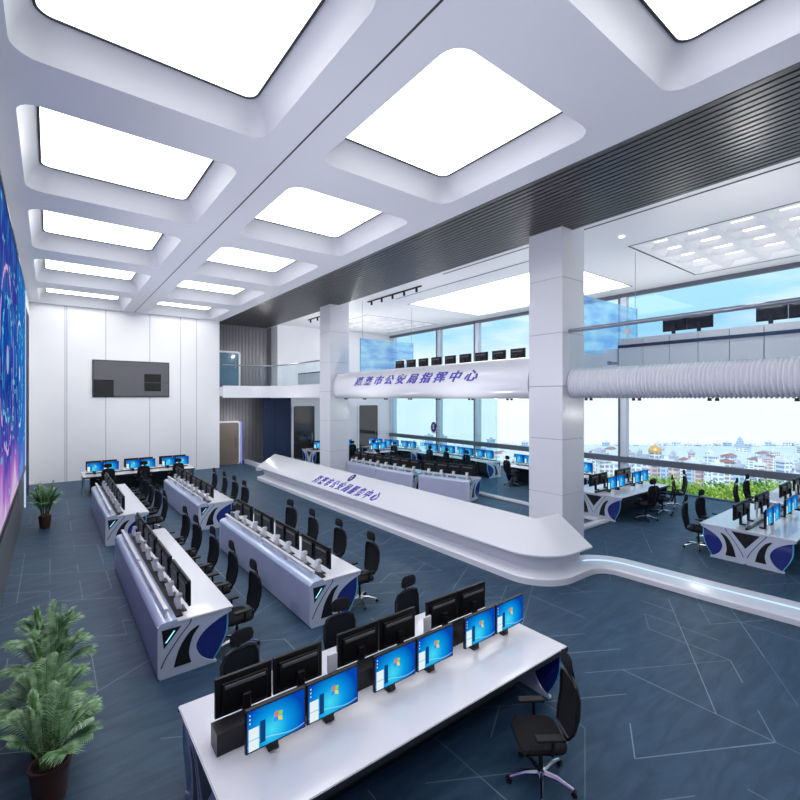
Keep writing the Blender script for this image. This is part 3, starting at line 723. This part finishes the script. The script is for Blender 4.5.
# ------------------------------------------------------------------ chair (faces local +y)
def make_chair():
    t = thing('office_chair', 'x', 'chair')
    q = MB()
    for k in range(5):
        a = R(90+72*k); q.tube([(0, 0, .1), (.16*math.cos(a), .16*math.sin(a), .105), (.32*math.cos(a), .32*math.sin(a), .065)], [.028, .022, .014], 6)
    q.lathe([(.03, .06), (.045, .07), (.045, .13), (.03, .14)], 10); base = q.build('star_base', M['chrome'], t, smooth=True)
    for k in range(5):
        a = R(90+72*k); q = MB(); cx, cy = .33*math.cos(a), .33*math.sin(a)
        q.T = Matrix.Translation((cx, cy, .03)) @ Matrix.Rotation(a, 4, 'Z') @ Matrix.Rotation(PI/2, 4, 'X')
        q.lathe([(.0, -.022), (.03, -.022), (.03, .022), (.0, .022)], 10); q.build('caster', M['black2'], base)
    q = MB(); q.lathe([(.025, .13), (.025, .3), (.018, .3), (.018, .43)], 10); q.build('gas_lift', M['black2'], t, smooth=True)
    q = MB(); rows = []
    for z, s in ((.43, .8), (.45, 1.0), (.48, 1.03), (.505, .97), (.515, .8)):
        rows.append([(p[0]*s, p[1]*s+.02, z-(.03 if p[1] > .18 and z > .45 else 0)) for p in rrect(-.245, .245, -.22, .24, .1, 4)])
    q.grid(rows, closed=True); q.f.append(list(range(20))[::-1]); q.m.append(0); q.f.append([80+k for k in range(20)]); q.m.append(0)
    q.build('seat', M['fabric'], t, smooth=True)
    # back frame (curved outline)
    def by(z): return -.225-.07*math.sin((z-.5)*4.4)-.05*(z-.5)
    out = [(-.14, .52), (-.2, .62), (-.215, .78), (-.22, .95), (-.18, 1.05), (-.1, 1.08), (.1, 1.08), (.18, 1.05), (.22, .95), (.215, .78), (.2, .62), (.14, .52)]
    q = MB(); q.tube([(x, by(z)+.25*x*x, z) for x, z in out], .018, 6, closed=True)
    q.tube([(0, by(.5)-.03, .42), (0, by(.6)-.055, .6), (0, by(.85)-.05, .85), (0, by(1.05)-.03, 1.1), (0, by(1.15)-.02, 1.2)], [.03, .026, .02, .016, .014], 6)
    q.build('back_frame', M['black2'], t, smooth=True)
    q = MB(); rows = []
    for k, (z, wd) in enumerate(((.53, .14), (.62, .19), (.72, .205), (.8, .21), (.88, .213), (.96, .21), (1.03, .18), (1.07, .11))):
        rows.append([(wd*u, by(z)+.25*(wd*u)**2, z) for u in (-1, -.66, -.33, 0, .33, .66, 1)])
    q.grid(rows); q.build('back_mesh', M['meshf'], t, smooth=True)
    q = MB(); rows = []
    for z, wd, th in ((1.13, .09, .012), (1.15, .135, .022), (1.21, .145, .026), (1.27, .125, .022), (1.29, .085, .012)):
        rows.append([(wd*math.cos(2*PI*k/14), by(1.1)+.015+th*math.sin(2*PI*k/14)+.5*(wd*math.cos(2*PI*k/14))**2, z) for k in range(14)])
    q.grid(rows, closed=True); q.f.append(list(range(14))); q.m.append(0); q.f.append([56+k for k in range(14)]); q.m.append(0)
    q.build('headrest', M['fabric'], t, smooth=True)
    for sx in (-1, 1):
        q = MB(); q.tube([(sx*.2, -.02, .44), (sx*.275, -.02, .47), (sx*.28, -.02, .63)], [.018, .02, .02], 6)
        q.box(min(sx*.24, sx*.325), max(sx*.24, sx*.325), -.13, .15, .63, .66)
        q.build('armrest', M['black'], t, bevel=.006, seg=1)
    remember(t); return t
CH = make_chair(); CH_used = [False]
def chair(x, y, z, rz, label, group):
    if not CH_used[0]:
        CH_used[0] = True; CH.location = (x, y, z); CH.rotation_euler = (0, 0, rz); CH['label'] = label; CH['group'] = group; return CH
    return dup(CH, (x, y, z), rz, label, group)

# ------------------------------------------------------------------ desks
def smooth_curve(pts, n=6):
    out = []
    P = [pts[0]]+pts+[pts[-1]]
    for i in range(1, len(P)-2):
        for k in range(n):
            t = k/n; a, b_, c, d = P[i-1], P[i], P[i+1], P[i+2]
            out.append(tuple(.5*((2*b_[j])+(-a[j]+c[j])*t+(2*a[j]-5*b_[j]+4*c[j]-d[j])*t*t+(-a[j]+3*b_[j]-3*c[j]+d[j])*t**3) for j in range(2)))
    out.append(pts[-1]); return out
def end_parts(t, xa, xb, D, sgn, single, outer):
    """one profiled end plate: x between xa and xb, depth D on side sgn, outer = face that shows (+1/-1)"""
    inn = smooth_curve([(1.0, .69), (.80, .62), (.60, .50), (.50, .34), (.55, .18), (.66, .08), (.78, .035)])
    o = [(0.0, .735), (1.0, .735)]+inn+[(.78, 0), (.03, 0), (0, .03)]
    P = lambda l: [(sgn*p[0]*D, p[1]) for p in l]
    q = MB(); q.prism(P(o), 'x', xa, xb); e = q.build('end_panel', M['desk_end'], t, bevel=.004, seg=1)
    fa, fb = (xb, xb+.004) if outer > 0 else (xa-.004, xa)
    blade = smooth_curve([(.53, .62), (.40, .55), (.27, .36), (.20, .12)], 5)+smooth_curve([(.43, .12), (.40, .28), (.45, .48), (.54, .60)], 5)
    tri = [(.05, .68), (.30, .68), (.075, .42)] if single else [(.0, .70), (.30, .70), (.0, .36)]
    q = MB(); q.prism(P(blade), 'x', fa, fb); q.prism(P(tri), 'x', fa, fb); q.build('dark_inset', M['black2'], e)
    groove = [(.42, .735), (.40, .68), (.26, .52), (.1, .3), (.03, .16)]
    q = MB(); g2 = smooth_curve(groove, 4); q.prism(P(g2+[(p[0]+.018, p[1]) for p in g2[::-1]]), 'x', fa, (fa+fb)/2); q.build('groove', M['dark_line'], e)
    if single:
        q = MB(); q.prism(P([(.09, .5), (.11, .5), (.22, .64), (.2, .64)]), 'x', fb if outer > 0 else fa-.003, fb+.003 if outer > 0 else fa); q.build('light_slash', M['cyan_glow'], e)
    gl = inn[:-3]+smooth_curve([(.72, .04), (.84, .22), (.92, .42), (.93, .66)], 6)
    m = (xa+xb)/2
    q = MB(); q.prism(P(gl), 'x', m-.008, m+.008); g = q.build('blue_side', M['blue_glass'], t)
    ed = smooth_curve([(.72, .04), (.84, .22), (.92, .42), (.93, .66)], 6)
    q = MB(); q.prism(P(ed+[(p[0]+.022, p[1]) for p in ed[::-1]]), 'x', m-.012, m+.012); q.build('cyan_edge', M['cyan_edge'], g)
XS = {}
def make_desk(name, label, loc, rz, Lg, npairs, double, D, where, endword, group='desk monitors', chairs=None, mon=True, cat='desk', chair_off=1.17, rev=False, z0=0, mskip=(), posts=True):
    t = thing(name, label, cat, loc, rz, 'operator desks')
    for sgn in ((1, -1) if double else (1,)):
        end_parts(t, 0, .045, D, sgn, not double, -1); end_parts(t, Lg-.045, Lg, D, sgn, not double, 1)
    q = MB()
    if double: q.box(-.02, Lg+.02, -D-.02, D+.02, .735, .765)
    else: q.box(-.01, Lg+.01, .25, D+.02, .735, .765)
    wt = q.build('worktop', M['desk_white'], t, bevel=.008, seg=2)
    if double: q = MB(); q.box(-.02, Lg+.02, -D-.026, -D-.018, .70, .758); q.box(-.02, Lg+.02, D+.018, D+.026, .70, .758); q.build('edge_band', M['dark_line'], wt)
    if not double:
        q = MB(); q.prism([(-.0, .70), (.02, .75), (.06, .775), (.22, .79), (.25, .78), (.25, .70)], 'x', -.005, Lg+.005); q.build('ledge', M['desk_ledge'], t, smooth=True)
        q = MB(); q.box(.046, Lg-.046, .0, .03, .03, .7); q.build('front_panel', M['desk_panel'], t)
        q = MB(); q.box(.05, Lg-.05, .03, .06, .0, .03); q.build('toe_strip', M['dark_line'], t)
        for i in range(2):
            a = .12+i*(Lg-.12)/2; c = a+(Lg-.12)/2-.14
            q = MB(); q.box(a, c, .10, .16, .87, .915)
            for xx in (a+.02, (a+c)/2, c-.06): q.box(xx, xx+.05, .11, .15, .78, .88)
            q.build('rail', M['desk_white'], t, bevel=.008, seg=1)
        q = MB(); q.box(.1, Lg-.1, .25, .34, .765, .79); q.build('cable_tray', M['black'], t)
        q = MB(); q.box(.3, Lg-.3, .14, .5, .04, .7); q.build('computer_cabinet', M['black2'], t)
    else:
        q = MB(); q.box(.25, Lg-.25, -.30, .30, .04, .7); q.build('computer_cabinet', M['black2'], t)
        q = MB(); q.box(.1, Lg-.1, -.03, .16 if XS else .03, .765, .96 if XS else .80); q.build('cable_tray', M['black2'], t)
        for i in range(npairs):
            for sgn in (1, -1):
                q = MB(); x = (i+.5)*Lg/npairs; q.box(x-.3, x+.3, min(sgn*.45, sgn*.84), max(sgn*.45, sgn*.84), .66, .69); q.build('keyboard_tray', M['black2'], t)
    p = Lg/npairs
    if double and posts:
        for i in range(npairs+1):
            for sgn in (1,):
                x = min(max(i*p, .1), Lg-.1)
                if 0 < i < npairs:
                    q = MB(); q.box(x-.055, x+.055, sgn*.2-.012, sgn*.2+.012, .765, 1.13); q.build('post', M['desk_white'], t)
    cr, sr = math.cos(rz), math.sin(rz)
    W = lambda x, y: (loc[0]+x*cr-y*sr, loc[1]+x*sr+y*cr)
    for sgn in ((1, -1) if double else (1,)):
        if mon:
            idx = 0
            for i in range(npairs):
                for s in (-1, 1):
                    x = (XS[sgn]+1.313*i if XS else (i+.5)*p)+s*.283; px, py = W(x, sgn*(.30 if double else .43))
                    k = (2*npairs-1-idx) if rev else idx
                    idx += 1
                    if (sgn, idx-1) in mskip: continue
                    sd = ''
                    if double: sd = ', bright side' if sgn == SHOW[0] else ', dark side'
                    monitor((px, py, loc[2]+.766), rz+(0 if sgn > 0 else PI), f'black monitor, {ORD[k]} from {endword} of {where}{sd}', 'monitors on '+where, double)
    return t, W
SHOW = [-1]
def desk_chairs(W, rz, where, lst, endword, loc_z=0, cat='chairs'):
    for i, (x, y, da) in enumerate(lst):
        px, py = W(x, y); face = rz+(PI if y > 0 else 0)+da
        chair(px, py, loc_z, face, f'black office chair, {ORD[i]} from {endword} of {where}', 'chairs at '+where)

rj = lambda: random.uniform(.02, .28)
# hall rows, near end is x=Lg
rows = [('near row beside the video wall', 1.17, 12.1, (7.2, 8.4, 9.55, 10.7, 11.8)[:4]+(11.75,), 'A'),
        ('far row beside the video wall', 1.15, 19.25, (14.2, 15.3, 16.4, 17.5, 18.5), 'D'),
        ('near row beside the counter', 3.47, 12.1, (7.3, 8.5, 9.67, 10.85), 'B'),
        ('far row beside the counter', 3.45, 19.25, (14.27, 15.4, 16.5, 17.6), 'C')]
for where, x, y, cy, k in rows:
    t, W = make_desk('operator_desk', 'long white single-sided desk, '+where, (x, y, 0), -PI/2, 5.15, 4, False, 1.0, 'the '+where, 'the near end', rev=True)
    desk_chairs(W, -PI/2, 'the '+where, [(y-c, 1.17+random.uniform(-.04, .04), rj()) for c in cy], 'the near end')
# double desk at the bottom of the picture
XS = {1: .73, -1: .81}
t, W = make_desk('operator_desk', 'large white double-sided desk with bright monitors, nearest of all desks', (1.05, 4.12, 0), 0, 4.1, 3, True, .88, 'the nearest double desk', 'the left end')
XS = {}
desk_chairs(W, 0, 'the nearest double desk', [(.70, .74, .15), (1.92, .74, -.1), (3.12, .78, .05)], 'the left end')
chair(3.95, 2.76, 0, .95, 'black mesh office chair on the bright screens side of the nearest double desk', 'chairs at the nearest double desk')
# far double desk
t, W = make_desk('operator_desk', 'white double-sided desk in front of the far white wall', (1.05, 22.6, 0), 0, 4.1, 3, True, .88, 'the far wall desk', 'the left end')
desk_chairs(W, 0, 'the far wall desk', [(.75, -1.0, .1), (2.05, -1.0, -.1), (3.3, -1.0, .1)], 'the left end')
# office side
t, W = make_desk('operator_desk', 'white double desk with curved end plates, nearest on the raised platform', (12.35, 3.28, ZP), 0, 3.3, 2, True, .88, 'the nearest platform desk', 'the kerb end')
desk_chairs(W, 0, 'the nearest platform desk', [(.45, 1.08, .1), (1.45, 1.1, -.15)], 'the kerb end', ZP)
t, W = make_desk('operator_desk', 'white double desk at the right edge behind the nearest platform desk', (16.35, 3.28, ZP), 0, 3.0, 2, True, .88, 'the right edge platform desk', 'the left end')
desk_chairs(W, 0, 'the right edge platform desk', [(.4, 1.1, .1), (1.4, 1.12, -.1)], 'the left end', ZP)
t, W = make_desk('operator_desk', 'white double desk just right of the big column', (13.5, 7.5, ZP), 0, 3.3, 2, True, .88, 'the desk right of the column', 'the column end')
desk_chairs(W, 0, 'the desk right of the column', [(1.05, -1.1, -.3), (2.2, -1.12, .3), (3.5, -1.0, .6)], 'the column end', ZP)
# window-side desk behind the column, screens towards the room (-X): local y -> -X, rot 90
t, W = make_desk('operator_desk', 'white desk along the window behind the big column', (16.9, 9.1, ZP), PI/2, 3.9, 3, False, 1.0, 'the window desk behind the column', 'the near end')
desk_chairs(W, PI/2, 'the window desk behind the column', [(1.9, 1.2, .2), (3.3, 1.2, -.2)], 'the near end', ZP)
# middle room
t, W = make_desk('operator_desk', 'white desk along the window behind the teal glass', (17.0, 14.1, ZP), PI/2, 5.15, 4, False, 1.0, 'the window desk behind the teal glass', 'the near end')
desk_chairs(W, PI/2, 'the window desk behind the teal glass', [(.8, 1.25, .1), (2.1, 1.25, -.1), (3.4, 1.25, .1)], 'the near end', ZP)
t, W = make_desk('operator_desk', 'angled white desk in the far window corner behind the teal glass', (17.0, 19.9, ZP), R(102), 3.9, 3, False, 1.0, 'the angled corner desk', 'the near end')
desk_chairs(W, R(102), 'the angled corner desk', [(.8, 1.25, .1), (2.4, 1.25, -.1)], 'the near end', ZP)
t, W = make_desk('operator_desk', 'small white desk in the middle of the glass room', (13.9, 20.6, ZP), PI, 1.35, 1, False, 1.0, 'the small glass room desk', 'the left end')
t.location = (15.3, 21.3, ZP)
SM = [o for o in bpy.data.objects if o.name.startswith('monitor') and o.get('group') == 'monitors on the small glass room desk']
for o in SM: o.location.x += 1.4; o.location.y += .7
# counter-side curved desks in three pieces, backs to the hall
for i, (x, y, rz, wn) in enumerate(((10.98, 18.2, R(-88), 'farthest curved desk behind the counter'), (11.05, 15.95, R(-84), 'middle curved desk behind the counter'), (11.32, 13.45, R(-74), 'nearest curved desk behind the counter'))):
    t, W = make_desk('operator_desk', 'short white desk, '+wn, (x, y, ZP), rz, 2.2, 2, False, .95, 'the '+wn, 'the near end', rev=True)
    desk_chairs(W, rz, 'the '+wn, [(.55, 1.15, rj()), (1.6, 1.15, rj())], 'the near end', ZP)
t, W = make_desk('operator_desk', 'white double desk near the end wall left of the far column', (11.7, 23.6, ZP), 0, 2.8, 2, True, .88, 'the desk by the glazed doors', 'the left end')
desk_chairs(W, 0, 'the desk by the glazed doors', [(.7, -1.05, .1), (2.1, -1.05, -.1)], 'the left end', ZP)
# monitors on upper level
for i in range(9):
    monitor((11.35, 8.75+i*.74, 5.06-.13), 0-PI/2, f'black monitor on the balcony, {ORD[i]} from the big column', 'monitors behind the lettered balcony front', True)
for i, y in enumerate((4.75, 4.19, 2.82, 2.26)):
    monitor((12.4, y, 5.465), -PI/2, f'black monitor on the upper grey console, {ORD[i]} from the big column', 'monitors on the upper grey console', True)
monitor((11.5, 20.6, 5.30), -PI/2, 'black monitor on the balcony desk left of the far column', 'monitors on the balcony desk')

# ------------------------------------------------------------------ palms
def palm(label, x, y, s, seed, H):
    rnd = random.Random(seed)
    t = thing('potted_palm', label, 'plant', (x, y, 0), 0, 'potted palms along the video wall')
    q = MB(); q.lathe([(.10, 0), (.13, .02), (.16, .30), (.175, .34), (.175, .37), (.15, .37), (.14, .33), (0, .33)], 20); pot = q.build('pot', M['pot'], t, smooth=True)
    q = MB(); q.lathe([(.0, .335), (.14, .335), (.1, .35), (0, .355)], 14); q.build('soil', M['soil'], pot)
    st = MB(); fo = MB()
    for i in range(int(19*s)):
        a = 2*PI*(i*.381)+rnd.uniform(-.3, .3); lean = rnd.uniform(.08, .85); ln = H*rnd.uniform(.72, 1.0)*(1-.15*lean)
        base = Vector((.05*math.cos(a), .05*math.sin(a), .35)); pts = []
        for k in range(13):
            u = k/12; rad = (.03+lean*.55*u**1.4)*H; z = ln*(u*1.02-.62*lean*u**2.2)
            pts.append(base+Vector((math.cos(a)*rad, math.sin(a)*rad, z)))
        st.tube(pts, [.011*(1-.85*k/12) for k in range(13)], 5)
        for k in range(3, 13):
            for h in ((0, .5) if k < 12 else (0,)):
                p = pts[k].lerp(pts[min(k+1, 12)], h); d = (pts[min(k+1, 12)]-pts[k-1]).normalized(); side = d.cross(Vector((0, 0, 1))).normalized()
                ll = .30*H*math.sin(PI*(.22+.70*(k+h-3)/10))*rnd.uniform(.85, 1.1)
                for sg in (-1, 1):
                    v = (side*sg*.85+d*.75+Vector((0, 0, .12))).normalized(); up = Vector((0, 0, 1)); w = v.cross(up).normalized()*.0125*H
                    m1 = p+v*ll*.45; tip = p+v*ll+Vector((0, 0, -.3*ll))
                    fo._add([p-w*.4, p+w*.4, m1+w, m1-w, tip], [(0, 1, 2, 3), (3, 2, 4)])
    st.build('stem', M['stemg'], t, smooth=True); fo.build('fronds', M['palm'], t, recalc=False)
palm('tall potted palm standing alone towards the far wall', -.12, 17.3, 1.2, 3, 1.15)
for i, (y, lab) in enumerate(((7.9, 'bushy potted palm, farthest of the close row of four'), (7.1, 'bushy potted palm, second farthest of the close row of four'), (6.3, 'bushy potted palm, second nearest of the close row of four'), (5.55, 'bushy potted palm, nearest of the close row of four'))):
    palm(lab, -.03+.03*(i % 2), y, 1.0, 10+i, .84)

# ------------------------------------------------------------------ outside
def ground_z(d): 
    if d < 30: return -9-.05*d
    if d < 150: return -10.5-(d-30)/120*29.5
    return -40
F = Vector((.6122, .7907)); RT = Vector((.7907, -.6122))
def at(px, d): 
    r = (px-400)/452*d; return (F.x*d+RT.x*r, F.y*d+RT.y*r)
q = MB(); rws = []
for d in (22, 30, 45, 60, 90, 120, 150, 200, 300, 425):
    rws.append([(at(px, d)[0], at(px, d)[1], ground_z(d)) for px in (150, 300, 400, 500, 600, 750, 900, 1100)])
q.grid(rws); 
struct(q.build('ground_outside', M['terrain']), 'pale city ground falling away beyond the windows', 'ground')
def tree(label, x, y, top, r, m, seed, grp='trees just outside the windows'):
    rnd = random.Random(seed); t = thing('tree', label, 'tree', (x, y, top-2.2*r), 0, grp)
    q = MB()
    for i in range(1500):
        a = rnd.uniform(0, 2*PI); zz = rnd.uniform(-1, 1); rr = math.sqrt(1-zz*zz)
        lump = 1+.18*math.sin(3*a+seed)+.15*math.sin(5*zz+2*a); k = r*lump*rnd.uniform(.72, 1.02)
        p = Vector((k*rr*math.cos(a), k*rr*math.sin(a), 1.2*r+k*zz*.85)); n = Vector((rnd.gauss(0, 1), rnd.gauss(0, 1), rnd.gauss(.6, 1))).normalized()
        u = n.orthogonal().normalized()*r*.075; v = n.cross(u).normalized()*r*.055
        q._add([p-u, p-v, p+u, p+v], [(0, 1, 2, 3)])
    q.build('crown', m, t, recalc=False)
    q = MB(); q.tube([(0, 0, -8), (.05, 0, -2), (0, 0, .9*r)], [.25, .2, .1], 7); q.build('trunk', M['stone'], t)
tl = [(668, 36, 483), (690, 33, 487), (712, 35, 489), (735, 33, 489), (655, 48, 478), (678, 50, 480), (700, 47, 481), (722, 52, 480), (745, 48, 482), (770, 42, 484), (640, 60, 474), (664, 62, 474), (630, 52, 472), (760, 60, 478), (790, 50, 480), (609, 44, 474), (520, 55, 462), (508, 50, 464)]
for i, (px, d, yt) in enumerate(tl):
    x, y = at(px, d); top = 3.9-(yt-398)*d/452; r = d*.038+.3
    md = M['tree1'] if i % 3 != 1 else M['tree2']
    tone = 'yellow green' if i % 3 != 1 else 'deep green'
    pos = 'right of the golden dome' if px > 660 else ('below the golden dome' if px > 600 else 'left of the big column')
    tree(f'leafy {tone} tree outside the window, {pos}', x, y, top, r, md, i)
BL = []
def building(label, px, d, w, dep, ytop, fi, ri, name='building', rz=None):
    x, y = at(px, d); top = 3.9-(ytop-398)*d/452; g = ground_z(d)-1
    if any(math.hypot(x-a, y-b_) < .75*(w+c) for a, b_, c in BL): return
    BL.append((x, y, w))
    t = thing(name, label, 'building', (x, y, g), rz if rz is not None else random.uniform(-.5, .5), 'distant city buildings')
    h = top-g
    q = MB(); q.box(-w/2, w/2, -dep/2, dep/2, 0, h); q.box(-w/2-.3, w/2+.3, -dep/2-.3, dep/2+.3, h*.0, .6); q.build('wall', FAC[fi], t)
    q = MB()
    if ri == 1: q.prism([(-dep/2-.5, h), (dep/2+.5, h), (0, h+dep*.25)], 'x', -w/2-.5, w/2+.5)
    else: q.box(-w/2-.4, w/2+.4, -dep/2-.4, dep/2+.4, h, h+.8); q.box(-w*.15, w*.1, -dep*.2, dep*.2, h+.8, h+2.2)
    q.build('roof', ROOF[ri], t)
    return t
rnd = random.Random(5)
k = 0
spans = list(range(385, 530, 9))+list(range(592, 815, 9))
for row, (d0, yt0) in enumerate(((170, 462), (260, 455), (370, 449))):
    for px in spans:
        if rnd.random() < .25: continue
        d = d0*rnd.uniform(.85, 1.1); yt = yt0+rnd.uniform(-3, 7); w = d*.018*rnd.uniform(.8, 1.6)
        fi = rnd.choice((0, 0, 1, 2, 2, 3)); ri = rnd.choice((0, 1, 2, 2))
        nm = ('cream', 'rose', 'white', 'pale blue')[fi]
        side = 'behind the teal glass' if px < 497 else ('between teal glass and big column' if px < 540 else ('under the golden dome' if px < 690 else 'right of the golden dome'))
        dist = ('nearer', 'middle distance', 'farthest')[row]
        building(f'{nm} city building outside, {dist} band, {side}', px+rnd.uniform(-3, 3), min(d, 410), w, w*.8, yt, fi, ri); k += 1
for px in list(range(384, 530, 5))+list(range(592, 812, 5)):
    side = 'behind the teal glass' if px < 497 else ('between teal glass and big column' if px < 540 else ('under the golden dome' if px < 690 else 'right of the golden dome'))
    building(f'tiny pale building on the outermost skyline, {side}', px+rnd.uniform(-1.5, 1.5), 412, rnd.uniform(3.5, 6), 4, rnd.uniform(442, 447), rnd.choice((2, 3, 0)), 2)
for i, (px, yt) in enumerate(((392, 437), (402, 432), (413, 434), (429, 436), (443, 437), (455, 432), (470, 438), (491, 440))):
    building(f'slim pale high-rise on the skyline, {ORD[i]} from the far end wall side', px, 395, 5 if i != 5 else 9, 5, yt, 3, 0, 'high_rise', 0)
# domed church
x, y = at(655, 210); g = ground_z(210); top = 3.9-(452-398)*210/452
t = thing('domed_church', 'pale church with a large golden dome on the skyline', 'building', (x, y, g), .3)
h = 3.9-(457-398)*210/452-g
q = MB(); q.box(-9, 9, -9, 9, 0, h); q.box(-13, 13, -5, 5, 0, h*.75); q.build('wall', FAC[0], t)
DS = .62
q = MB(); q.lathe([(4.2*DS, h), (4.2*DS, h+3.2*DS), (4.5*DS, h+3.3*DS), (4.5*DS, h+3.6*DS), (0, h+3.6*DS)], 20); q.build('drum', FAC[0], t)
q = MB(); q.lathe([(r_*DS, h+z_*DS) for r_, z_ in ((4.4, 3.6), (4.6, 4.6), (4.3, 5.9), (3.3, 7.2), (1.8, 8.2), (.7, 8.9), (.25, 9.6), (.1, 11))], 22); q.build('dome', M['gold'], t, smooth=True)
for sx, sy in ((-7, -7), (7, -7), (-7, 7), (7, 7)):
    q = MB(); q.lathe([(.9, h), (.9, h+1.4), (1.0, h+1.8), (.6, h+2.5), (.15, h+3), (.03, h+3.6)], 12, (sx, sy, 0)); q.build('small_dome', ROOF[0], t, smooth=True)
# stepped spire tower
x, y = at(740, 400); g = -40
t = thing('spired_tower', 'pale blue stepped skyscraper with a pointed spire on the skyline', 'building', (x, y, g), .2)
q = MB(); zt = 3.9-(437-398)*400/452+40
for w, a, c in ((8, 0, zt*.35), (5, zt*.35, zt*.6), (3.2, zt*.6, zt*.8)): q.box(-w/2, w/2, -w/2, w/2, a, c)
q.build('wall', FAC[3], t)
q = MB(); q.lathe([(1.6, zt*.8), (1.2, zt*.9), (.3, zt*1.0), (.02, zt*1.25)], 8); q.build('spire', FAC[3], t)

# ------------------------------------------------------------------ world, sun, camera
w = bpy.data.worlds.new('sky'); bpy.context.scene.world = w; w.use_nodes = True; nt = w.node_tree; nt.nodes.clear()
out = nt.nodes.new('ShaderNodeOutputWorld'); bg = nt.nodes.new('ShaderNodeBackground'); L(nt, bg.outputs[0], out.inputs[0])
tc = nt.nodes.new('ShaderNodeTexCoord'); sep = nt.nodes.new('ShaderNodeSeparateXYZ'); L(nt, tc.outputs['Generated'], sep.inputs[0])
r = nt.nodes.new('ShaderNodeValToRGB'); e = r.color_ramp.elements
e[0].position = 0; e[0].color = col(srgb(238, 243, 248)); e[1].position = .6; e[1].color = col(srgb(90, 165, 232))
for p, c in ((.07, (232, 243, 249)), (.13, (160, 214, 244)), (.2, (166, 218, 245)), (.34, (120, 192, 238))):
    x = e.new(p); x.color = col(srgb(*c))
L(nt, sep.outputs[2], r.inputs[0])
mp = nt.nodes.new('ShaderNodeMapping'); mp.inputs['Scale'].default_value = (2, 2, 7); L(nt, tc.outputs['Generated'], mp.inputs[0])
cn = N(nt, 'ShaderNodeTexNoise', Scale=2.2, Detail=7); L(nt, mp.outputs[0], cn.inputs['Vector'])
cr2 = nt.nodes.new('ShaderNodeValToRGB'); cr2.color_ramp.elements[0].position = .48; cr2.color_ramp.elements[1].position = .72; L(nt, cn.outputs['Fac'], cr2.inputs[0])
mx = N(nt, 'ShaderNodeMixRGB'); mx.inputs[2].default_value = (.95, .97, 1, 1); L(nt, r.outputs[0], mx.inputs[1])
mm = N(nt, 'ShaderNodeMath', _operation='MULTIPLY'); mm.inputs[1].default_value = .75; L(nt, cr2.outputs[0], mm.inputs[0]); L(nt, mm.outputs[0], mx.inputs[0])
L(nt, mx.outputs[0], bg.inputs[0]); bg.inputs[1].default_value = 1.25

sl_ = bpy.data.lights.new('sun', 'SUN'); sl_.energy = 3.2; sl_.angle = R(1); sl_.color = (1, .97, .9)
so = bpy.data.objects.new('sun', sl_); C.objects.link(so); so.rotation_euler = (R(42), 0, R(-60))

def fill_lamp(x, y, z, p, up=True):  # added fill lamp with no fixture, brightens ceilings and rooms
    l = bpy.data.lights.new('fill_lamp', 'SPOT' if up else 'POINT'); l.energy = p; l.color = (1, .98, .95); l.shadow_soft_size = 0
    if up: l.spot_size = R(172); l.spot_blend = 1
    o = bpy.data.objects.new('fill_lamp', l); C.objects.link(o); o.location = (x, y, z)
    if up: o.rotation_euler = (PI, 0, 0)
UP = 300
for y in (1.5, 6.8, 13.2, 19.8): fill_lamp(3.0, y, 2.3, UP)
for y in (10.0, 15.0, 22): fill_lamp(8.9, y, 2.4, UP*.5)
for y in (1.5, 6.5, 12.0, 18.0, 23.0): fill_lamp(17.2 if y < 8 else 16.0, y, 4.9, UP*(.78 if y < 8 else .8))
for x, y, z, p in ((12.3, 21.8, 3.3, 60), (12.6, 16.0, 3.3, 60), (14.6, 18.8, 3.3, 60), (14.8, 12.6, 3.3, 60), (12.2, 9.6, 3.3, 60), (13.6, 4.6, 3.4, 35), (15.5, 5.4, 3.3, 50), (13.2, .0, 3.3, 45), (12.8, 21.5, 6.3, 170), (9.4, 24.3, 6.6, 35), (9.0, 25.0, 2.4, 40), (11.6, 3.0, 6.6, 60), (11.3, -1, 6.6, 60)):
    fill_lamp(x, y, z, p, False)
for x in (.9, 3.4, 5.9):
    l = bpy.data.lights.new('far_wall_fill', 'SPOT'); l.energy = 260; l.color = (1, .98, .95); l.shadow_soft_size = 0; l.spot_size = R(110); l.spot_blend = 1  # added spot without a fixture, lifts the far wall
    o = bpy.data.objects.new('far_wall_fill', l); C.objects.link(o); o.location = (x, 20.6, 7.9); o.rotation_euler = (R(38), 0, 0)
for y in (.5, 6, 12, 18):
    l = bpy.data.lights.new('hall_side_fill', 'SPOT'); l.energy = 420; l.color = (.93, .93, 1); l.shadow_soft_size = 0; l.spot_size = R(150); l.spot_blend = 1  # added fill spot, not the screen's own light, brightens faces towards it
    o = bpy.data.objects.new('hall_side_fill', l); C.objects.link(o); o.location = (-.3, y, 4.8); o.rotation_euler = (R(90), 0, R(-90))
cd = bpy.data.cameras.new('camera'); co = bpy.data.objects.new('camera', cd); C.objects.link(co)
co.location = (0, 0, 3.9); co.rotation_euler = (R(90), 0, R(-37.75)); cd.sensor_width = 36; cd.lens = 36*452/800; cd.shift_y = -.0025; cd.clip_end = 2000; cd.clip_start = .05
sc = bpy.context.scene; sc.camera = co
sc.view_settings.view_transform = 'Standard'; sc.view_settings.look = 'None'; sc.view_settings.exposure = 0; sc.view_settings.gamma = 1
sc.cycles.max_bounces = 8; sc.cycles.diffuse_bounces = 4; sc.cycles.glossy_bounces = 3; sc.cycles.transparent_max_bounces = 12
sc.cycles.caustics_reflective = False; sc.cycles.caustics_refractive = False
sc.cycles.use_denoising = True; sc.cycles.sample_clamp_indirect = 4
